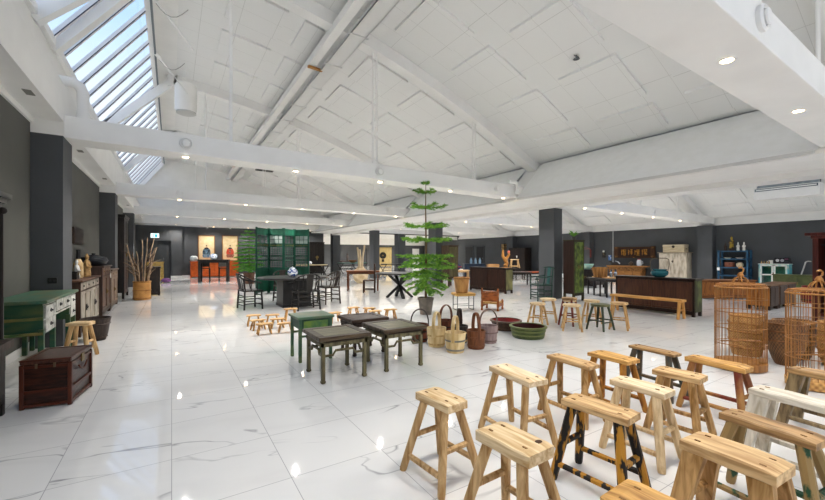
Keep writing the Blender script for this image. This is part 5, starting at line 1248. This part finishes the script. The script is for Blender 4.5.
t = thing('mug', 'white mug standing on the turquoise cabinet next to the radio', 'mug', (20.5, 5.28, .95)); MB().lathe([(.045, 0), (.06, .02), (.06, .14), (.05, .14), (.045, .02), (.001, .02)], 18).build('body', mat('e4e2dc', rough=.3), t, smooth=True); MB().tube([(.0, .055, .04), (0, .1, .06), (0, .1, .1), (0, .055, .12)], .01, 6).build('handle', mat('e4e2dc', rough=.3), t)
for k in range(4):
    t = thing('figurine', 'tiny tan figure lined up along the turquoise cabinet edge', 'figurine', (20.42, 5.55-.08*k, .95), -90, 'tiny tan figures on the turquoise cabinet'); MB().lathe([(.025, 0), (.02, .05), (.012, .075), (.016, .095), (.001, .115)], 10).build('body', mat('c9a868', '9a7a44', .6), t, smooth=True)
# chests between
CO = wood('b5702e', '7d481c', 'z'); CD = wood('2e221b', '43342a', 'z', .6)
for k in range(3):
    x = 12.12+.67*k
    t = thing('plank_chest', ('dark plank chest with an orange front facing the birdcage', 'dark plank chest in the middle of the row of three', 'dark plank chest deepest in the row of three')[k], 'chest', (x, 3.28, 0), 0, 'plank chests behind the birdcage')
    MB().box(-.31, .31, -.22, .22, .08, .56).build('body', CD, t); MB().chb(-.33, .33, -.24, .24, .56, .585).build('lid', wood('6d4c2c', '4a321e', 'x'), t)
    for sx in (-1, 1):
        for sy in (-1, 1): MB().box(sx*.27-.04, sx*.27+.04, sy*.18-.04, sy*.18+.04, 0, .1).build('foot', CD, t)
    for i in range(3): MB().box(-.325, -.31, -.215+.145*i, -.075+.145*i, .1, .54).build('front_board', CO, t)
    for i in range(2): MB().box(-.28+.29*i, -.01+.29*i, -.232, -.22, .11, .53).build('side_board', CD, t)
cabinet('sideboard', 'long low orange brown sideboard behind the birdcages, facing the tiles', 'sideboard', 14.0, 4.75, -30, 1.7, .5, .56, wood('8a5428', '5f3818', 'x'), wood('a5662e', '6f421c', 'z'), 3, 0, leg=.08)
cabinet('cabinet', 'small low cabinet with moss green patches past the end of the dark panelled sideboard', 'cabinet', 13.0, 5.9, -90, .5, .5, .52, wood('4a3a22', '33281a', 'z'), mat('8d9a3a', '4a4a24', .5, (9, 9, 9)), 1, 0, leg=.06)
cabinet('trunk', 'olive green painted trunk by the wall beneath the white cane', 'trunk', 18.3, 4.0, -90, 1.2, .5, .62, mat('5a6238', '4a4e30', .5), None, 2, 0, leg=.04)
t = thing('cane', 'bent white cane leaning on the wall above the olive trunk', 'cane', (20.62, 4.35, 0), -90)
MB().tube([(-.1, -.25, 0), (-.08, -.05, .5), (0, 0, .85), (.04, .0, 1.02), (.1, .0, 1.06), (.22, 0, 1.05)], .022, 8).build('shaft', mat('d5d5d2', 'b5b2aa', .5), t, smooth=True)
MB().tube([(.2, 0, 1.05), (.28, 0, 1.05)], .028, 8).build('grip', mat('5a5248'), t)
t = thing('barrel', 'dark red barrel standing behind the plank chests', 'barrel', (14.8, 3.0, 0)); MB().lathe([(.17, 0), (.21, .2), (.17, .46), (.15, .46), (.15, .43), (.001, .43)], 24).build('staves', mat('7a2420', '5a1a18', .5), t, smooth=True)
for z in (.08, .38): MB().ring([(.195, z-.02), (.202, z), (.195, z+.02)], 24).build('hoop', DKW, t)
# dark red wardrobe at the edge
t = thing('wardrobe', 'dark red brown open wardrobe with a flat cornice, cut by the frame edge', 'wardrobe', (10.95, 1.5, 0), -90)
RW = wood('5a241a', '3a1610', 'z', .45); RWD = wood('35140f', '240c0a', 'z', .5)
for sx in (-1, 1): MB().box(sx*.6-.04, sx*.6+.04, -.25, .25, 0, 1.68).build('post', RW, t)
MB().chb(-.74, .74, -.32, .28, 1.68, 1.74).build('cornice', RW, t); MB().box(-.66, .66, -.28, .25, 1.62, 1.68).build('frieze', RW, t)
MB().box(-.58, .58, .2, .23, .1, 1.62).build('back_panel', RWD, t); MB().box(-.58, .58, -.22, .22, .1, .16).build('floor_panel', RW, t); MB().tube([(-.58, 0, 1.5), (.58, 0, 1.5)], .014, 8).build('rail', METAL, t)
t = thing('clothes_hanger', 'white wire hanger hung in the dark red wardrobe', 'hanger', (10.95, 1.75, 1.475), -90)
MB().tube([(-.2, 0, -.16), (0, 0, -.08), (.2, 0, -.16), (-.2, 0, -.16)], .009, 6).build('shoulder', mat('e0ddd6'), t); MB().tube([(0, 0, -.08), (0, 0, -.02), (.02, 0, .02), (-.01, 0, .03), (-.025, 0, .01)], .006, 6).build('hook', METAL, t)

# ---------------------------------------------------------------- camera, sky, light
cd = bpy.data.cameras.new('camera'); cam = bpy.data.objects.new('camera', cd); C.objects.link(cam)
cam.location = (0, 0, 1.3); cam.rotation_euler = (R(90), 0, R(-32.3))
cd.sensor_width = 36; cd.lens = 381/825*36; cd.shift_y = 5/825; cd.clip_start = .05; cd.clip_end = 300
sc = bpy.context.scene; sc.camera = cam
w = bpy.data.worlds.new('sky'); sc.world = w; w.use_nodes = True
nt = w.node_tree; N, L = nt.nodes.new, nt.links.new; bg = nt.nodes['Background']
tc = N('ShaderNodeTexCoord'); sp = N('ShaderNodeSeparateXYZ'); L(tc.outputs['Generated'], sp.inputs[0])
rp = N('ShaderNodeValToRGB'); e = rp.color_ramp.elements
e[0].position = 0; e[0].color = (1, 1, 1, 1); e[1].position = .75; e[1].color = (.36, .55, .95, 1)
q = rp.color_ramp.elements.new(.45); q.color = (.44, .63, 1, 1)
q = rp.color_ramp.elements.new(.22); q.color = (.92, .95, 1, 1)
L(sp.outputs[2], rp.inputs[0]); L(rp.outputs[0], bg.inputs[0]); bg.inputs[1].default_value = 1.1
vs = sc.view_settings; vs.view_transform = 'Standard'; vs.look = 'None'; vs.gamma = 1; vs.exposure = .42; vs.use_curve_mapping = False
cy = sc.cycles; cy.max_bounces = 10; cy.diffuse_bounces = 6; cy.glossy_bounces = 4; cy.transparent_max_bounces = 12; cy.transmission_bounces = 4
cy.use_denoising = True; cy.sample_clamp_indirect = 6; cy.caustics_reflective = False; cy.caustics_refractive = False
